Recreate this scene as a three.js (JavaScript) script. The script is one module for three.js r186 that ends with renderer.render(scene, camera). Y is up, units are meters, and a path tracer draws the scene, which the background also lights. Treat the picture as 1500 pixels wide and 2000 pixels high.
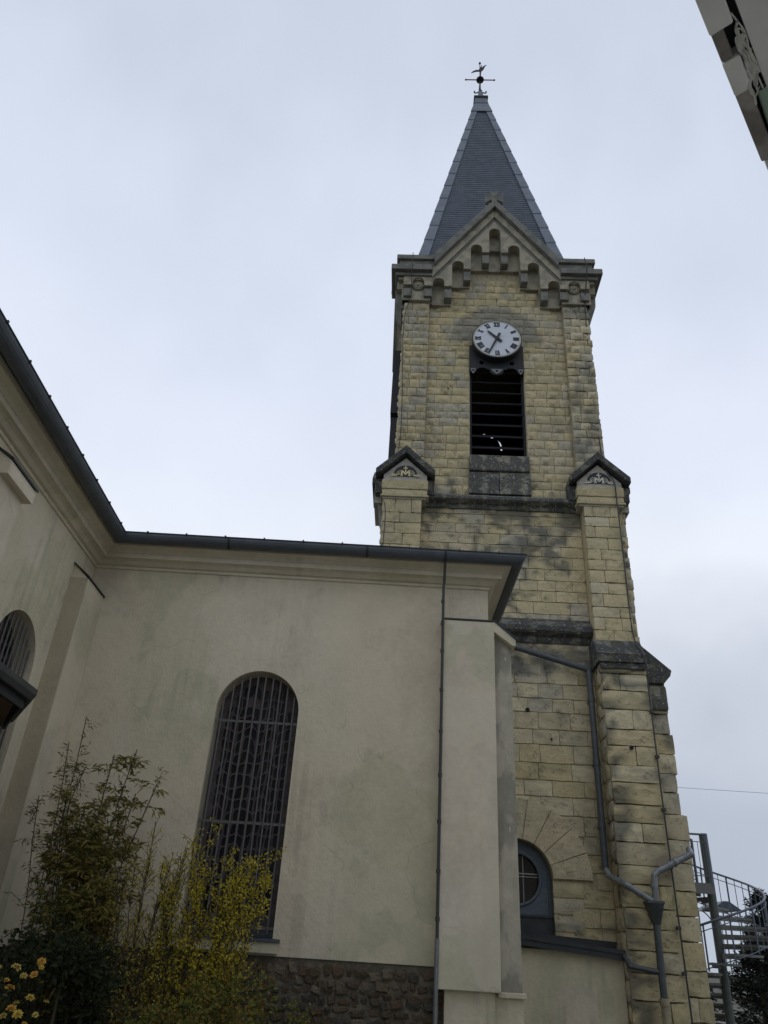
import * as THREE from 'three';
import { mergeGeometries } from 'three/addons/utils/BufferGeometryUtils.js';
import { RoundedBoxGeometry } from 'three/addons/geometries/RoundedBoxGeometry.js';

// ------------------------------------------------------------------ camera, sky, sun, exposure
const scene = new THREE.Scene();
const renderer = new THREE.WebGLRenderer({ antialias: true });
renderer.setSize(768, 1024);
renderer.toneMapping = THREE.LinearToneMapping;
renderer.toneMappingExposure = 1.15;
renderer.shadowMap.enabled = true;
const R = Math.PI / 180;
const camera = new THREE.PerspectiveCamera(68.95, 768 / 1024, 0.1, 600);
camera.position.set(0, 1.6, 0);
camera.rotation.set(30.25 * R, 0.95 * R, 3.72 * R, 'YXZ');

const sun = new THREE.DirectionalLight(0xfff2e0, 0.5);
sun.position.set(-14, 34, -30);
sun.castShadow = true; sun.shadow.radius = 30;
Object.assign(sun.shadow.camera, { left: -40, right: 40, top: 45, bottom: -30, near: 1, far: 150 });
sun.shadow.mapSize.set(2048, 2048);
scene.add(sun); scene.add(sun.target);

let seed = 7;
const rnd = () => { seed = (seed + 0x6d2b79f5) | 0; let t = Math.imul(seed ^ (seed >>> 15), 1 | seed); t = (t + Math.imul(t ^ (t >>> 7), 61 | t)) ^ t; return ((t ^ (t >>> 14)) >>> 0) / 4294967296; };
const rr = (a, b) => a + (b - a) * rnd();
const pick = (a) => a[Math.floor(rnd() * a.length)];
const clamp = (x, a = 0, b = 1) => Math.min(b, Math.max(a, x));
const lerp = (a, b, t) => a + (b - a) * t;
const sstep = (a, b, x) => { const t = clamp((x - a) / (b - a)); return t * t * (3 - 2 * t); };
function hash(x, y, s) { let h = Math.imul(x, 374761393) ^ Math.imul(y, 668265263) ^ Math.imul(s, 1274126177); h = Math.imul(h ^ (h >>> 13), 1274126177); return ((h ^ (h >>> 16)) >>> 0) / 4294967296; }
function vnoise(x, y, px, py, s) {           // value noise that repeats after px, py cells
  const xi = Math.floor(x), yi = Math.floor(y), fx = x - xi, fy = y - yi, u = fx * fx * (3 - 2 * fx), v = fy * fy * (3 - 2 * fy);
  const m = (a, p) => ((a % p) + p) % p, x0 = m(xi, px), x1 = m(xi + 1, px), y0 = m(yi, py), y1 = m(yi + 1, py);
  return lerp(lerp(hash(x0, y0, s), hash(x1, y0, s), u), lerp(hash(x0, y1, s), hash(x1, y1, s), u), v);
}
function fbm(u, v, fx, fy, oct, s) { let a = 0.5, t = 0, n = 0; for (let o = 0; o < oct; o++) { t += a * vnoise(u * fx, v * fy, fx, fy, s + o); n += a; a *= 0.5; fx *= 2; fy *= 2; } return t / n; }

{ // overcast sky: one equirectangular picture of light cloud
  const W = 1024, H = 512, d = new Float32Array(W * H * 4);
  const lin = (c) => (c <= 0.04045 ? c / 12.92 : ((c + 0.055) / 1.055) ** 2.4);
  const stops = [[-90, 150, 152, 155], [-2, 176, 186, 199], [6, 172, 181, 195], [11, 172, 181, 195], [16.5, 186, 193, 206], [22, 206, 212, 223], [27, 221, 227, 237], [36, 212, 219, 234], [50, 200, 209, 225], [62, 190, 199, 215], [90, 188, 197, 212]];
  for (let j = 0; j < H; j++) for (let i = 0; i < W; i++) {
    const u = i / W, v = j / H, e = (v - 0.5) * 180;
    const n = fbm(u, v, 15, 9, 6, 11) - 0.5, n2 = fbm(u, v, 24, 16, 5, 31) - 0.5;
    const q = clamp(e + n * 26 * sstep(0, 12, e), -89.9, 89.9);
    let k = 0; while (k < stops.length - 2 && stops[k + 1][0] < q) k++;
    const a = stops[k], b = stops[k + 1], t = sstep(0, 1, (q - a[0]) / (b[0] - a[0]));
    const g = 1 + n2 * 0.11;
    for (let c = 0; c < 3; c++) d[(j * W + i) * 4 + c] = lin(lerp(a[c + 1], b[c + 1], t) / 255) * g;
    d[(j * W + i) * 4 + 3] = 1;
  }
  const t = new THREE.DataTexture(d, W, H, THREE.RGBAFormat, THREE.FloatType);
  t.mapping = THREE.EquirectangularReflectionMapping; t.magFilter = t.minFilter = THREE.LinearFilter; t.wrapS = THREE.RepeatWrapping; t.needsUpdate = true;
  scene.background = t; scene.environment = t;
}

// ------------------------------------------------------------------ helpers
const used = {};
function numbered(n) { const k = used[n] = (used[n] ?? -1) + 1; return k ? n + '_' + String(k).padStart(3, '0') : n; }
const offs = new Map(), zero = new THREE.Vector3();
function thing(name, label, category, [x, y, z] = [0, 0, 0], turn = 0, group) {
  const o = new THREE.Group(); o.name = numbered(name); o.position.set(x, y, z); o.rotation.y = turn;
  o.userData = { label, category }; if (group) o.userData.group = group;
  scene.add(o); offs.set(o, o.position.clone()); return o;
}
function tag(o, label, category, group) { Object.assign(o.userData, { label, category }); if (group) o.userData.group = group; return o; }
const isLocal = new Set();                    // things whose parts are already given in their own axes
function offOf(p) { return offs.get(p) ?? zero; }
function clean(g) {                           // plain attributes; uv in metres by the way each face points
  g = g.index ? g.toNonIndexed() : g;
  for (const k of Object.keys(g.attributes)) if (!['position', 'normal', 'uv'].includes(k)) g.deleteAttribute(k);
  if (!g.attributes.normal) g.computeVertexNormals();
  return g;
}
function metreUV(g) {
  const p = g.attributes.position, uv = new Float32Array(p.count * 2), a = new THREE.Vector3(), b = new THREE.Vector3(), c = new THREE.Vector3();
  for (let i = 0; i < p.count; i += 3) {
    a.fromBufferAttribute(p, i); b.fromBufferAttribute(p, i + 1); c.fromBufferAttribute(p, i + 2);
    const n = b.clone().sub(a).cross(c.clone().sub(a)); const ax = Math.abs(n.x), ay = Math.abs(n.y), az = Math.abs(n.z);
    [a, b, c].forEach((q, k) => { const o = (i + k) * 2; if (ay >= ax && ay >= az) { uv[o] = q.x; uv[o + 1] = q.z; } else if (ax > az) { uv[o] = q.z + 3.3; uv[o + 1] = q.y; } else { uv[o] = q.x; uv[o + 1] = q.y; } });
  }
  g.setAttribute('uv', new THREE.BufferAttribute(uv, 2)); return g;
}
function merged(list) { return metreUV(mergeGeometries(list.map(clean))); }
function obj(name, geos, mat, parent = scene, keepUV) {
  const list = (Array.isArray(geos) ? geos : [geos]).map(clean);
  let g = list.length > 1 ? mergeGeometries(list) : list[0];
  if (!keepUV) metreUV(g);
  const o = offOf(parent); if (o.lengthSq()) g.translate(-o.x, -o.y, -o.z);
  const m = new THREE.Mesh(g, mat); m.name = numbered(name); m.castShadow = m.receiveShadow = true; parent.add(m);
  offs.set(m, o); return m;
}
const move = (g, x, y, z) => { g.translate(x, y, z); return g; };
const box = (x0, x1, y0, y1, z0, z1, r = 0) => move(r ? new RoundedBoxGeometry(x1 - x0, y1 - y0, z1 - z0, 1, r) : new THREE.BoxGeometry(x1 - x0, y1 - y0, z1 - z0), (x0 + x1) / 2, (y0 + y1) / 2, (z0 + z1) / 2);
const V = (x, y, z) => new THREE.Vector3(x, y, z);
function tube(pts, r, seg = 8) {              // straight lengths with round joints
  const out = [];
  for (let i = 0; i + 1 < pts.length; i++) {
    const a = V(...pts[i]), b = V(...pts[i + 1]), d = b.clone().sub(a), g = new THREE.CylinderGeometry(r, r, d.length(), seg, 1);
    g.applyQuaternion(new THREE.Quaternion().setFromUnitVectors(V(0, 1, 0), d.clone().normalize())); g.translate((a.x + b.x) / 2, (a.y + b.y) / 2, (a.z + b.z) / 2); out.push(g);
    if (i) out.push(move(new THREE.SphereGeometry(r * 1.03, seg, 6), a.x, a.y, a.z));
  }
  return out;
}
function curveTube(pts, r, n = 40, seg = 6) { return new THREE.TubeGeometry(new THREE.CatmullRomCurve3(pts.map((p) => V(...p))), n, r, seg, false); }
function poly(pts, z0, z1, holes = [], bevel = 0) {   // polygon in x,y given depth from z0 to z1
  const s = new THREE.Shape(pts.map((p) => new THREE.Vector2(...p)));
  for (const h of holes) s.holes.push(new THREE.Path(h.map((p) => new THREE.Vector2(...p))));
  const g = new THREE.ExtrudeGeometry(s, { depth: z1 - z0 - 2 * bevel, bevelEnabled: bevel > 0, bevelSize: bevel, bevelThickness: bevel, bevelOffset: -bevel, bevelSegments: 1, curveSegments: 12 });
  return move(g, 0, 0, z0 + bevel);
}
function sweep(profile, path) {                // closed profile [[out, y]] along path [[x, z]], mitred, outward is to the right of travel
  const pts = path.map((p) => new THREE.Vector2(...p)), n = pts.length, m = profile.length, pos = [];
  const secs = pts.map((p, i) => {
    const d0 = i ? pts[i].clone().sub(pts[i - 1]).normalize() : null, d1 = i < n - 1 ? pts[i + 1].clone().sub(pts[i]).normalize() : null;
    const r = (d) => new THREE.Vector2(-d.y, d.x); let o;
    if (d0 && d1) { o = r(d0).add(r(d1)); o.multiplyScalar(2 / o.lengthSq()); } else o = r(d0 ?? d1);
    return profile.map(([a, y]) => V(p.x + o.x * a, y, p.y + o.y * a));
  });
  const quad = (a, b, c, d) => { for (const q of [a, b, c, a, c, d]) pos.push(q.x, q.y, q.z); };
  for (let i = 0; i + 1 < n; i++) for (let k = 0; k < m; k++) quad(secs[i][k], secs[i + 1][k], secs[i + 1][(k + 1) % m], secs[i][(k + 1) % m]);
  const tri = THREE.ShapeUtils.triangulateShape(profile.map((p) => new THREE.Vector2(...p)), []);
  for (const [a, b, c] of tri) { for (const q of [secs[0][a], secs[0][b], secs[0][c]]) pos.push(q.x, q.y, q.z); for (const q of [secs[n - 1][c], secs[n - 1][b], secs[n - 1][a]]) pos.push(q.x, q.y, q.z); }
  const g = new THREE.BufferGeometry(); g.setAttribute('position', new THREE.Float32BufferAttribute(pos, 3)); g.computeVertexNormals(); return g;
}
function arch(cx, y0, spring, r, n = 20) { const p = [[cx - r, y0], [cx + r, y0]]; for (let i = 0; i <= n; i++) { const a = Math.PI * i / n; p.push([cx + r * Math.cos(a), spring + r * Math.sin(a)]); } return p; }
const circle = (cx, cy, r, n = 24) => Array.from({ length: n }, (_, i) => [cx + r * Math.cos(2 * Math.PI * i / n), cy + r * Math.sin(2 * Math.PI * i / n)]);

// ------------------------------------------------------------------ textures and materials
function tex(size, metres, fn, colour = true) {
  const d = new Uint8Array(size * size * 4), enc = (x) => 255 * (x <= 0.0031308 ? 12.92 * x : 1.055 * Math.pow(x, 1 / 2.4) - 0.055);
  for (let j = 0; j < size; j++) for (let i = 0; i < size; i++) {
    const c = fn(i / size, j / size), o = (j * size + i) * 4;
    if (colour) for (let k = 0; k < 3; k++) d[o + k] = clamp(enc(clamp(c[k])), 0, 255); else d[o] = d[o + 1] = d[o + 2] = clamp(c * 255, 0, 255);
    d[o + 3] = 255;
  }
  const t = new THREE.DataTexture(d, size, size); t.wrapS = t.wrapT = THREE.RepeatWrapping; t.magFilter = THREE.LinearFilter; t.minFilter = THREE.LinearMipmapLinearFilter;
  if (colour) t.colorSpace = THREE.SRGBColorSpace; t.repeat.set(1 / metres, 1 / metres); t.needsUpdate = true; return t;
}
const mix3 = (a, b, t) => [lerp(a[0], b[0], t), lerp(a[1], b[1], t), lerp(a[2], b[2], t)];
const mul3 = (a, s) => [a[0] * s, a[1] * s, a[2] * s];
const std = (o) => new THREE.MeshStandardMaterial({ roughness: 0.9, ...o });
const rgb = (r, g, b) => new THREE.Color().setRGB(r, g, b);

function plasterMap(base, s) {
  return tex(1024, 9, (u, v) => {
    let c = base.slice();
    const big = fbm(u, v, 4, 3, 5, s), pat = fbm(u, v, 8, 6, 5, s + 20), fine = fbm(u, v, 150, 150, 2, s + 40), mid = fbm(u, v, 26, 26, 4, s + 60);
    c = mix3(c, [base[0] * 0.98, base[1] * 0.94, base[2] * 0.9], sstep(0.44, 0.62, big) * 0.8);
    c = mix3(c, [base[0] * 0.86, base[1] * 0.89, base[2] * 0.8], sstep(0.5, 0.6, pat) * 0.85);
    const drip = fbm(u, v, 120, 5, 4, s + 80);
    c = mul3(c, 1 - 0.12 * sstep(0.46, 0.7, drip) * sstep(0.42, 0.6, fbm(u, v, 6, 3, 3, s + 90)));
    c = mul3(c, 0.8 + 0.14 * fine + 0.26 * mid);
    c = mix3(c, [base[0] * 1.07, base[1] * 1.06, base[2] * 1.04], sstep(0.56, 0.6, fbm(u, v, 12, 10, 5, s + 70)) * 0.5);
    const cr = Math.abs(fbm(u, v, 9, 9, 4, s + 99) - 0.5); return mul3(c, 1 - 0.26 * (1 - sstep(0, 0.004, cr)) * sstep(0.5, 0.56, pat));
  });
}
const plasterBump = tex(512, 1.3, (u, v) => 0.6 * fbm(u, v, 14, 14, 5, 3) + 0.4 * fbm(u, v, 60, 40, 2, 9), false);
const PB = [0.62, 0.555, 0.425];
const M = {};
M.plaster = std({ map: plasterMap(PB, 100), bumpMap: plasterBump, bumpScale: 0.01, roughness: 0.95 });
M.plaster2 = std({ map: plasterMap([0.63, 0.57, 0.45], 200), bumpMap: plasterBump, bumpScale: 0.005, roughness: 0.95 });
M.soiledPlaster = std({ map: M.plaster.map, color: rgb(0.74, 0.72, 0.68), bumpMap: plasterBump, bumpScale: 0.008, roughness: 0.95 });
const dirtMap = tex(768, 2.4, (u, v) => {
  const a = fbm(u, v, 4, 3, 5, 301), b = fbm(u, v, 26, 20, 4, 311), d = fbm(u, v, 30, 4, 3, 321);
  let c = mix3([0.3, 0.28, 0.225], [0.46, 0.42, 0.33], sstep(0.6, 0.68, a)); c = mul3(c, 0.82 + 0.3 * b - 0.1 * sstep(0.5, 0.7, d)); return mix3(c, [0.55, 0.52, 0.45], sstep(0.76, 0.8, fbm(u, v, 12, 7, 4, 331)) * 0.8);
});
M.dirtyPlaster = std({ map: dirtMap, bumpMap: plasterBump, bumpScale: 0.008, roughness: 0.95 });
M.zinc = std({ map: tex(512, 1.5, (u, v) => mul3([0.085, 0.098, 0.112], 0.75 + 0.5 * fbm(u, v, 10, 10, 5, 401))), roughness: 0.5, metalness: 0.25 });
M.darkZinc = std({ map: tex(256, 1.5, (u, v) => mul3([0.035, 0.04, 0.044], 0.75 + 0.5 * fbm(u, v, 10, 10, 4, 411))), roughness: 0.6, metalness: 0.2 });
M.midZinc = std({ map: tex(256, 1.5, (u, v) => mul3([0.06, 0.066, 0.062], 0.75 + 0.5 * fbm(u, v, 10, 10, 4, 415))), roughness: 0.6, metalness: 0.2 });
M.lead = std({ map: tex(256, 1.2, (u, v) => mul3([0.175, 0.2, 0.235], 0.75 + 0.45 * fbm(u, v, 6, 6, 5, 421))), roughness: 0.6, metalness: 0.15 });
M.pipeGrey = std({ map: tex(256, 0.7, (u, v) => mul3([0.2, 0.21, 0.215], 0.65 + 0.7 * fbm(u, v, 8, 8, 5, 431))), roughness: 0.45, metalness: 0.35 });
M.pipeDark = std({ map: tex(256, 0.7, (u, v) => mul3([0.075, 0.085, 0.09], 0.7 + 0.6 * fbm(u, v, 8, 8, 5, 441))), roughness: 0.5, metalness: 0.2 });
M.cable = std({ color: rgb(0.05, 0.05, 0.05), roughness: 0.7 });
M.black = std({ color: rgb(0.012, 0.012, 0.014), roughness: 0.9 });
M.iron = std({ color: rgb(0.028, 0.03, 0.034), roughness: 0.6, metalness: 0.3 });
M.barIron = std({ color: rgb(0.13, 0.125, 0.122), roughness: 0.65, metalness: 0.2 });
// stone: three surfaces (clean, weathered grey, black crust with lichen flecks)
const sbump = tex(512, 1, (u, v) => 0.5 * fbm(u, v, 6, 10, 5, 501) + 0.3 * fbm(u, v, 30, 40, 3, 511) + 0.2 * (1 - sstep(0.66, 0.74, fbm(u, v, 22, 22, 3, 521))), false);
const stoneClean = tex(768, 1, (u, v) => {
  const bed = fbm(u, v, 4, 26, 4, 531), m = fbm(u, v, 8, 8, 5, 541), f = fbm(u, v, 90, 90, 2, 551), pit = sstep(0.69, 0.75, fbm(u, v, 26, 34, 3, 561));
  let c = mul3([0.8, 0.78, 0.74], 0.72 + 0.3 * bed + 0.3 * m - 0.12 * f); c = mix3(c, [0.46, 0.46, 0.42], sstep(0.5, 0.74, fbm(u, v, 5, 5, 5, 571)) * 0.5); return mul3(c, 1 - 0.35 * pit);
});
const stoneGrey = tex(768, 1, (u, v) => {
  const m = fbm(u, v, 6, 7, 6, 601), f = fbm(u, v, 40, 46, 3, 611);
  let c = mix3([0.64, 0.62, 0.57], [0.47, 0.47, 0.44], sstep(0.4, 0.66, m)); c = mul3(c, 0.76 + 0.42 * f); return mix3(c, [0.74, 0.74, 0.72], sstep(0.76, 0.82, fbm(u, v, 24, 24, 3, 621)) * 0.5);
});
const stoneBlack = tex(768, 1, (u, v) => {
  const m = fbm(u, v, 5, 6, 6, 701), f = fbm(u, v, 34, 40, 3, 711);
  let c = mix3([0.1, 0.1, 0.095], [0.26, 0.255, 0.22], sstep(0.5, 0.68, m)); c = mul3(c, 0.65 + 0.7 * f); c = mix3(c, [0.42, 0.43, 0.42], sstep(0.7, 0.76, fbm(u, v, 20, 30, 3, 721)) * 0.75); return mix3(c, [0.17, 0.18, 0.09], sstep(0.66, 0.72, fbm(u, v, 14, 14, 3, 731)) * 0.6);
});
const stoneMat = (map, c, b = 0.02, vc = false) => std({ map, color: rgb(...c), bumpMap: sbump, bumpScale: b, roughness: 0.95, vertexColors: vc });
const vst = (map, list) => list.map((c) => stoneMat(map, c, 0.018, true));
const TONES = {
  clean: vst(stoneClean, [[0.71, 0.615, 0.37], [0.68, 0.59, 0.36], [0.74, 0.64, 0.4], [0.66, 0.58, 0.37]]),
  warm: vst(stoneClean, [[0.67, 0.59, 0.4], [0.64, 0.57, 0.4], [0.7, 0.615, 0.42]]),
  grey: vst(stoneClean, [[0.62, 0.57, 0.43], [0.58, 0.535, 0.41]]),
  patch: vst(stoneClean, [[0.78, 0.7, 0.48], [0.74, 0.67, 0.47]]),
};
const DARK = [[0.85, 0.85, 0.82], [1, 0.97, 0.9]].map((c) => stoneMat(stoneBlack, c));
M.mortar = std({ map: tex(256, 0.6, (u, v) => mul3([0.4, 0.345, 0.225], 0.6 + 0.8 * fbm(u, v, 16, 16, 4, 751))), roughness: 1 });
M.rubbleMortar = std({ map: tex(512, 1, (u, v) => mul3([0.13, 0.11, 0.08], 0.4 + 1.2 * fbm(u, v, 12, 14, 5, 761))), bumpMap: sbump, bumpScale: 0.03, roughness: 1 });
M.carved = stoneMat(stoneGrey, [0.66, 0.61, 0.49], 0.006);
M.carvedDark = stoneMat(stoneGrey, [0.36, 0.36, 0.335], 0.008);
M.ashlar = stoneMat(stoneClean, [0.64, 0.55, 0.34]); M.ashlar2 = stoneMat(stoneClean, [0.7, 0.62, 0.4]);
M.carvedPale = stoneMat(stoneClean, [0.56, 0.54, 0.48], 0.004);
M.emblemPale = std({ map: stoneClean, color: rgb(0.95, 0.93, 0.82), roughness: 0.9 });
M.gold = std({ map: stoneClean, color: rgb(1, 0.9, 0.58), roughness: 0.9 });
M.sootShade = stoneMat(stoneBlack, [0.3, 0.3, 0.28], 0.01);  // soot and recess shade together, put into one dark colour
M.crust = stoneMat(stoneBlack, [0.62, 0.62, 0.6], 0.02);
M.slate = std({ map: tex(1024, 3, (u, v) => {
  const row = Math.floor(v * 16), x = u * 14 + (row % 2) * 0.5, col = ((Math.floor(x) % 14) + 14) % 14, fx = x - Math.floor(x); const t = hash(col, row, 3);
  return mul3([0.06, 0.076, 0.1], (0.8 + 0.4 * t) * (0.8 + 0.4 * fbm(u, v, 30, 30, 4, 801)) * (fx < 0.04 ? 0.55 : 1)); }), roughness: 0.55 });

// ------------------------------------------------------------------ ground
const ground = obj('ground', move(new THREE.PlaneGeometry(700, 700).rotateX(-Math.PI / 2), 0, 0, 0), std({ map: tex(512, 6, (u, v) => mix3(mul3([0.085, 0.08, 0.065], 0.6 + 0.8 * fbm(u, v, 40, 40, 4, 851)), [0.035, 0.045, 0.018], sstep(0.48, 0.6, fbm(u, v, 8, 8, 5, 861)))), roughness: 1 }));
ground.userData.kind = 'structure';
const bounce_paving = obj('bounce_paving', move(new THREE.PlaneGeometry(14, 16.5).rotateX(-Math.PI / 2), 6.6, 0.004, -1.2), std({ map: tex(512, 3, (u, v) => mul3([0.56, 0.55, 0.51], 0.72 + 0.5 * fbm(u, v, 30, 30, 4, 871) - 0.15 * sstep(0.5, 0.65, fbm(u, v, 6, 6, 5, 872)))), roughness: 1 }));  // unseen pale surface added to bounce light onto the eave and walls
bounce_paving.userData.kind = 'structure';

// ------------------------------------------------------------------ church (chapel block, side wall)
const church = thing('church', 'low cream rendered church with dark zinc gutters and arched barred windows, left of tower', 'church building', [-1.6, 0, -11]);
const WX0 = -4.8, WX1 = 1.57, FZ = -11, WT = 0.35;
const WIN = { cx: -1.86, r: 0.61, y0: 1.62, sp: 4.5 }, WINL = { cx: 9.3, r: 0.61, y0: 1.62, sp: 4.55 };
const rev = (a) => a.slice().reverse();
const wallF = obj('wall', [poly([[WX0, 1.43], [WX1, 1.43], [WX1, 7.0], [WX0, 7.0]], FZ - WT, FZ, [rev(arch(WIN.cx, WIN.y0, WIN.sp, WIN.r, 28))]),
  box(WX1 - WT, WX1 - 0.003, 0, 7.0, -15.9, FZ - WT), box(WX0, WX1 - WT, 0, 7.0, -15.9, -15.6)], M.plaster, church);
{ // side wall on the left
  const g = poly([[-3, 0], [10.998, 0], [10.998, 7.0], [-3, 7.0]], 0, WT, [rev(arch(WINL.cx, WINL.y0, WINL.sp, WINL.r, 28))]);
  g.rotateY(Math.PI / 2); g.translate(WX0 - WT, 0, 0);
  obj('side_wall', [g, box(-10, WX0 - WT, 0, 7.0, 2.65, 3), box(-10, -9.6, 0, 7, -15.9, 2.65), box(-9.6, WX0, 0, 7, -15.9, -15.6)], M.plaster, church);
}
obj('roof', (() => { // low zinc roofs, hidden from below by the gutters
  const p = [], q = (...v) => { for (const k of [0, 1, 2, 0, 2, 3]) p.push(...v[k]); };
  q([-4.4, 7.08, -10.6], [1.95, 7.08, -10.6], [0.2, 7.9, -13.2], [-7, 7.9, -13.2]); q([1.95, 7.08, -10.6], [1.95, 7.08, -15.9], [0.2, 7.9, -15.9], [0.2, 7.9, -13.2]);
  q([-4.4, 7.08, 3.1], [-4.4, 7.08, -10.6], [-7, 7.9, -13.2], [-7.2, 8.0, 3.1]); q([-7.2, 8.0, 3.1], [-7, 7.9, -13.2], [-10, 7.08, -15.9], [-10, 7.08, 3.1]); q([-7, 7.9, -13.2], [0.2, 7.9, -13.2], [0.2, 7.9, -15.9], [-10, 7.08, -15.9]);
  const g = new THREE.BufferGeometry(); g.setAttribute('position', new THREE.Float32BufferAttribute(p, 3)); g.computeVertexNormals(); return g; })(), M.zinc, church);
const eaves = [[WX0, 3], [WX0, FZ], [WX1, FZ], [WX1, -15.85]];
obj('cornice', sweep([[-0.05, 6.66], [0.022, 6.66], [0.028, 6.675], [0.028, 6.705], [0.07, 6.715], [0.09, 6.735], [0.115, 6.76], [0.155, 6.78], [0.2, 6.785], [0.2, 6.86], [0.215, 6.865], [0.225, 6.885], [0.25, 6.905], [0.335, 6.94], [0.34, 7.03], [-0.05, 7.03]], eaves), M.plaster2, church);
{ // half-round gutter, its bead and joints
  const pr = [], c = [0.425, 7.07], n = 10;
  for (let i = 0; i <= n; i++) { const a = Math.PI + Math.PI * i / n; pr.push([c[0] + 0.112 * Math.cos(a), c[1] + 0.135 * Math.sin(a)]); }
  for (let i = n; i >= 0; i--) { const a = Math.PI + Math.PI * i / n; pr.push([c[0] + 0.1 * Math.cos(a), c[1] + 0.12 * Math.sin(a)]); }
  const gpath = eaves.map((p, i) => (i ? p : [p[0] + 0.165, p[1]]));
  const g = obj('gutter', sweep(pr, gpath), M.zinc, church);
  const bead = []; for (let i = 0; i < 8; i++) bead.push([0.535 + 0.013 * Math.cos(i * Math.PI / 4), 7.075 + 0.013 * Math.sin(i * Math.PI / 4)]);
  obj('gutter_bead', sweep(bead, gpath), M.darkZinc, g);
  const br = [];
  for (let x = -3.9; x < 1.9; x += 0.62) br.push([x, null]);
  for (let z = -10.2; z < 2.8; z += 0.62) br.push([null, z]);
  for (const [x, z] of br) obj('gutter_bracket', x !== null ? box(x - 0.012, x + 0.012, 7.06, 7.098, FZ + 0.31, FZ + 0.555) : box(WX0 + 0.31, WX0 + 0.555 + 0.1 * (z - FZ) / 8.5, 7.06, 7.098, z - 0.012, z + 0.012), M.darkZinc, g);
  for (const x of [-2.6, -0.4, 0.84]) { const jp = pr.slice(0, n + 1).map(([a, b]) => [c[0] + (a - c[0]) * 1.04, c[1] + (b - c[1]) * 1.04]).concat(pr.slice(0, n + 1).reverse()); obj('gutter_joint', sweep(jp, [[x - 0.02, FZ], [x + 0.02, FZ]]), M.darkZinc, g); }
}
// corner pilasters with sloping zinc-covered heads
const pf = obj('pilaster', [box(0.835, 1.625, 1.2, 6.02, FZ, -10.75, 0.012), box(1.55, 1.63, 1.2, 6.0, -12, FZ)], M.plaster2, church);
obj('pilaster_flashing', [box(0.82, 1.635, 6.021, 6.046, FZ, -10.735, 0.006)], M.darkZinc, pf);
{
  const ps = obj('side_pilaster', poly([[1.6, 1.19], [1.905, 1.19], [1.885, 5.76], [1.6, 5.98]], -12.1, -10.86), M.dirtyPlaster, church);
  obj('pilaster_cap', poly([[1.6, 5.88], [1.905, 5.65], [1.945, 5.655], [1.948, 5.745], [1.63, 6.02], [1.6, 6.02]], -12.15, -10.748), M.plaster2, ps);
  obj('cap_flashing', poly([[1.62, 6.026], [1.955, 5.738], [1.975, 5.742], [1.975, 5.76], [1.63, 6.05]], -12.17, -10.735), M.darkZinc, ps);
  obj('pilaster_base', [box(0.94, 1.56, 0, 1.197, -11, -10.83), box(1.56, 1.92, 0, 1.185, -12.1, -10.9), box(1.6, 1.95, 1.15, 1.21, -12.1, -10.84, 0.01)], M.plaster, pf);
  const pl = obj('pilaster', box(WX0, -4.54, 1.35, 6.14, FZ + 0.004, -10.262), M.plaster2, church); obj('pilaster_edge', box(WX0, -4.542, 1.35, 6.135, -10.262, -10.23), M.soiledPlaster, pl);
  obj('pilaster_flashing', (() => { const g = poly([[WX0 - 0.02, 6.37], [-4.52, 6.14], [-4.52, 6.165], [WX0 - 0.02, 6.4]], FZ + 0.004, -10.21); return g; })(), M.darkZinc, pl);
  obj('pilaster_head', poly([[WX0, 6.13], [-4.54, 6.13], [WX0, 6.36]], FZ + 0.006, -10.232), M.plaster2, pl);
  const p2 = obj('pilaster', box(WX0, -4.55, 0.0, 6.06, -7.88, -7.27, 0.012), M.plaster2, church);
  obj('pilaster_head', poly([[WX0, 6.05], [-4.45, 6.05], [-4.45, 6.22], [WX0, 6.46]], -7.93, -7.22), M.plaster2, p2);
  obj('pilaster_flashing', poly([[WX0 - 0.02, 6.47], [-4.43, 6.222], [-4.43, 6.255], [WX0 - 0.02, 6.505]], -7.95, -7.2), M.darkZinc, p2);
}
{ // thin downpipe on the front wall
  const p = obj('downpipe', tube([[0.845, 7.0, -10.57], [0.845, 6.62, -10.72], [0.835, 6.55, -10.715], [0.83, 1.75, -10.72], [0.815, 0, -10.72]], 0.021, 8), M.cable, church);
  for (const y of [6.3, 5.95, 5.5, 4.9, 4.3, 3.7, 3.1, 2.5, 1.95]) obj('pipe_collar', move(new THREE.CylinderGeometry(0.029, 0.029, 0.05, 8), 0.83 - (y < 1.75 ? 0.01 : 0), y, -10.72), M.cable, p);
  obj('lower_pipe', tube([[0.83, 1.74, -10.72], [0.815, 0, -10.72]], 0.028, 8), M.pipeGrey, p);
}
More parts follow.
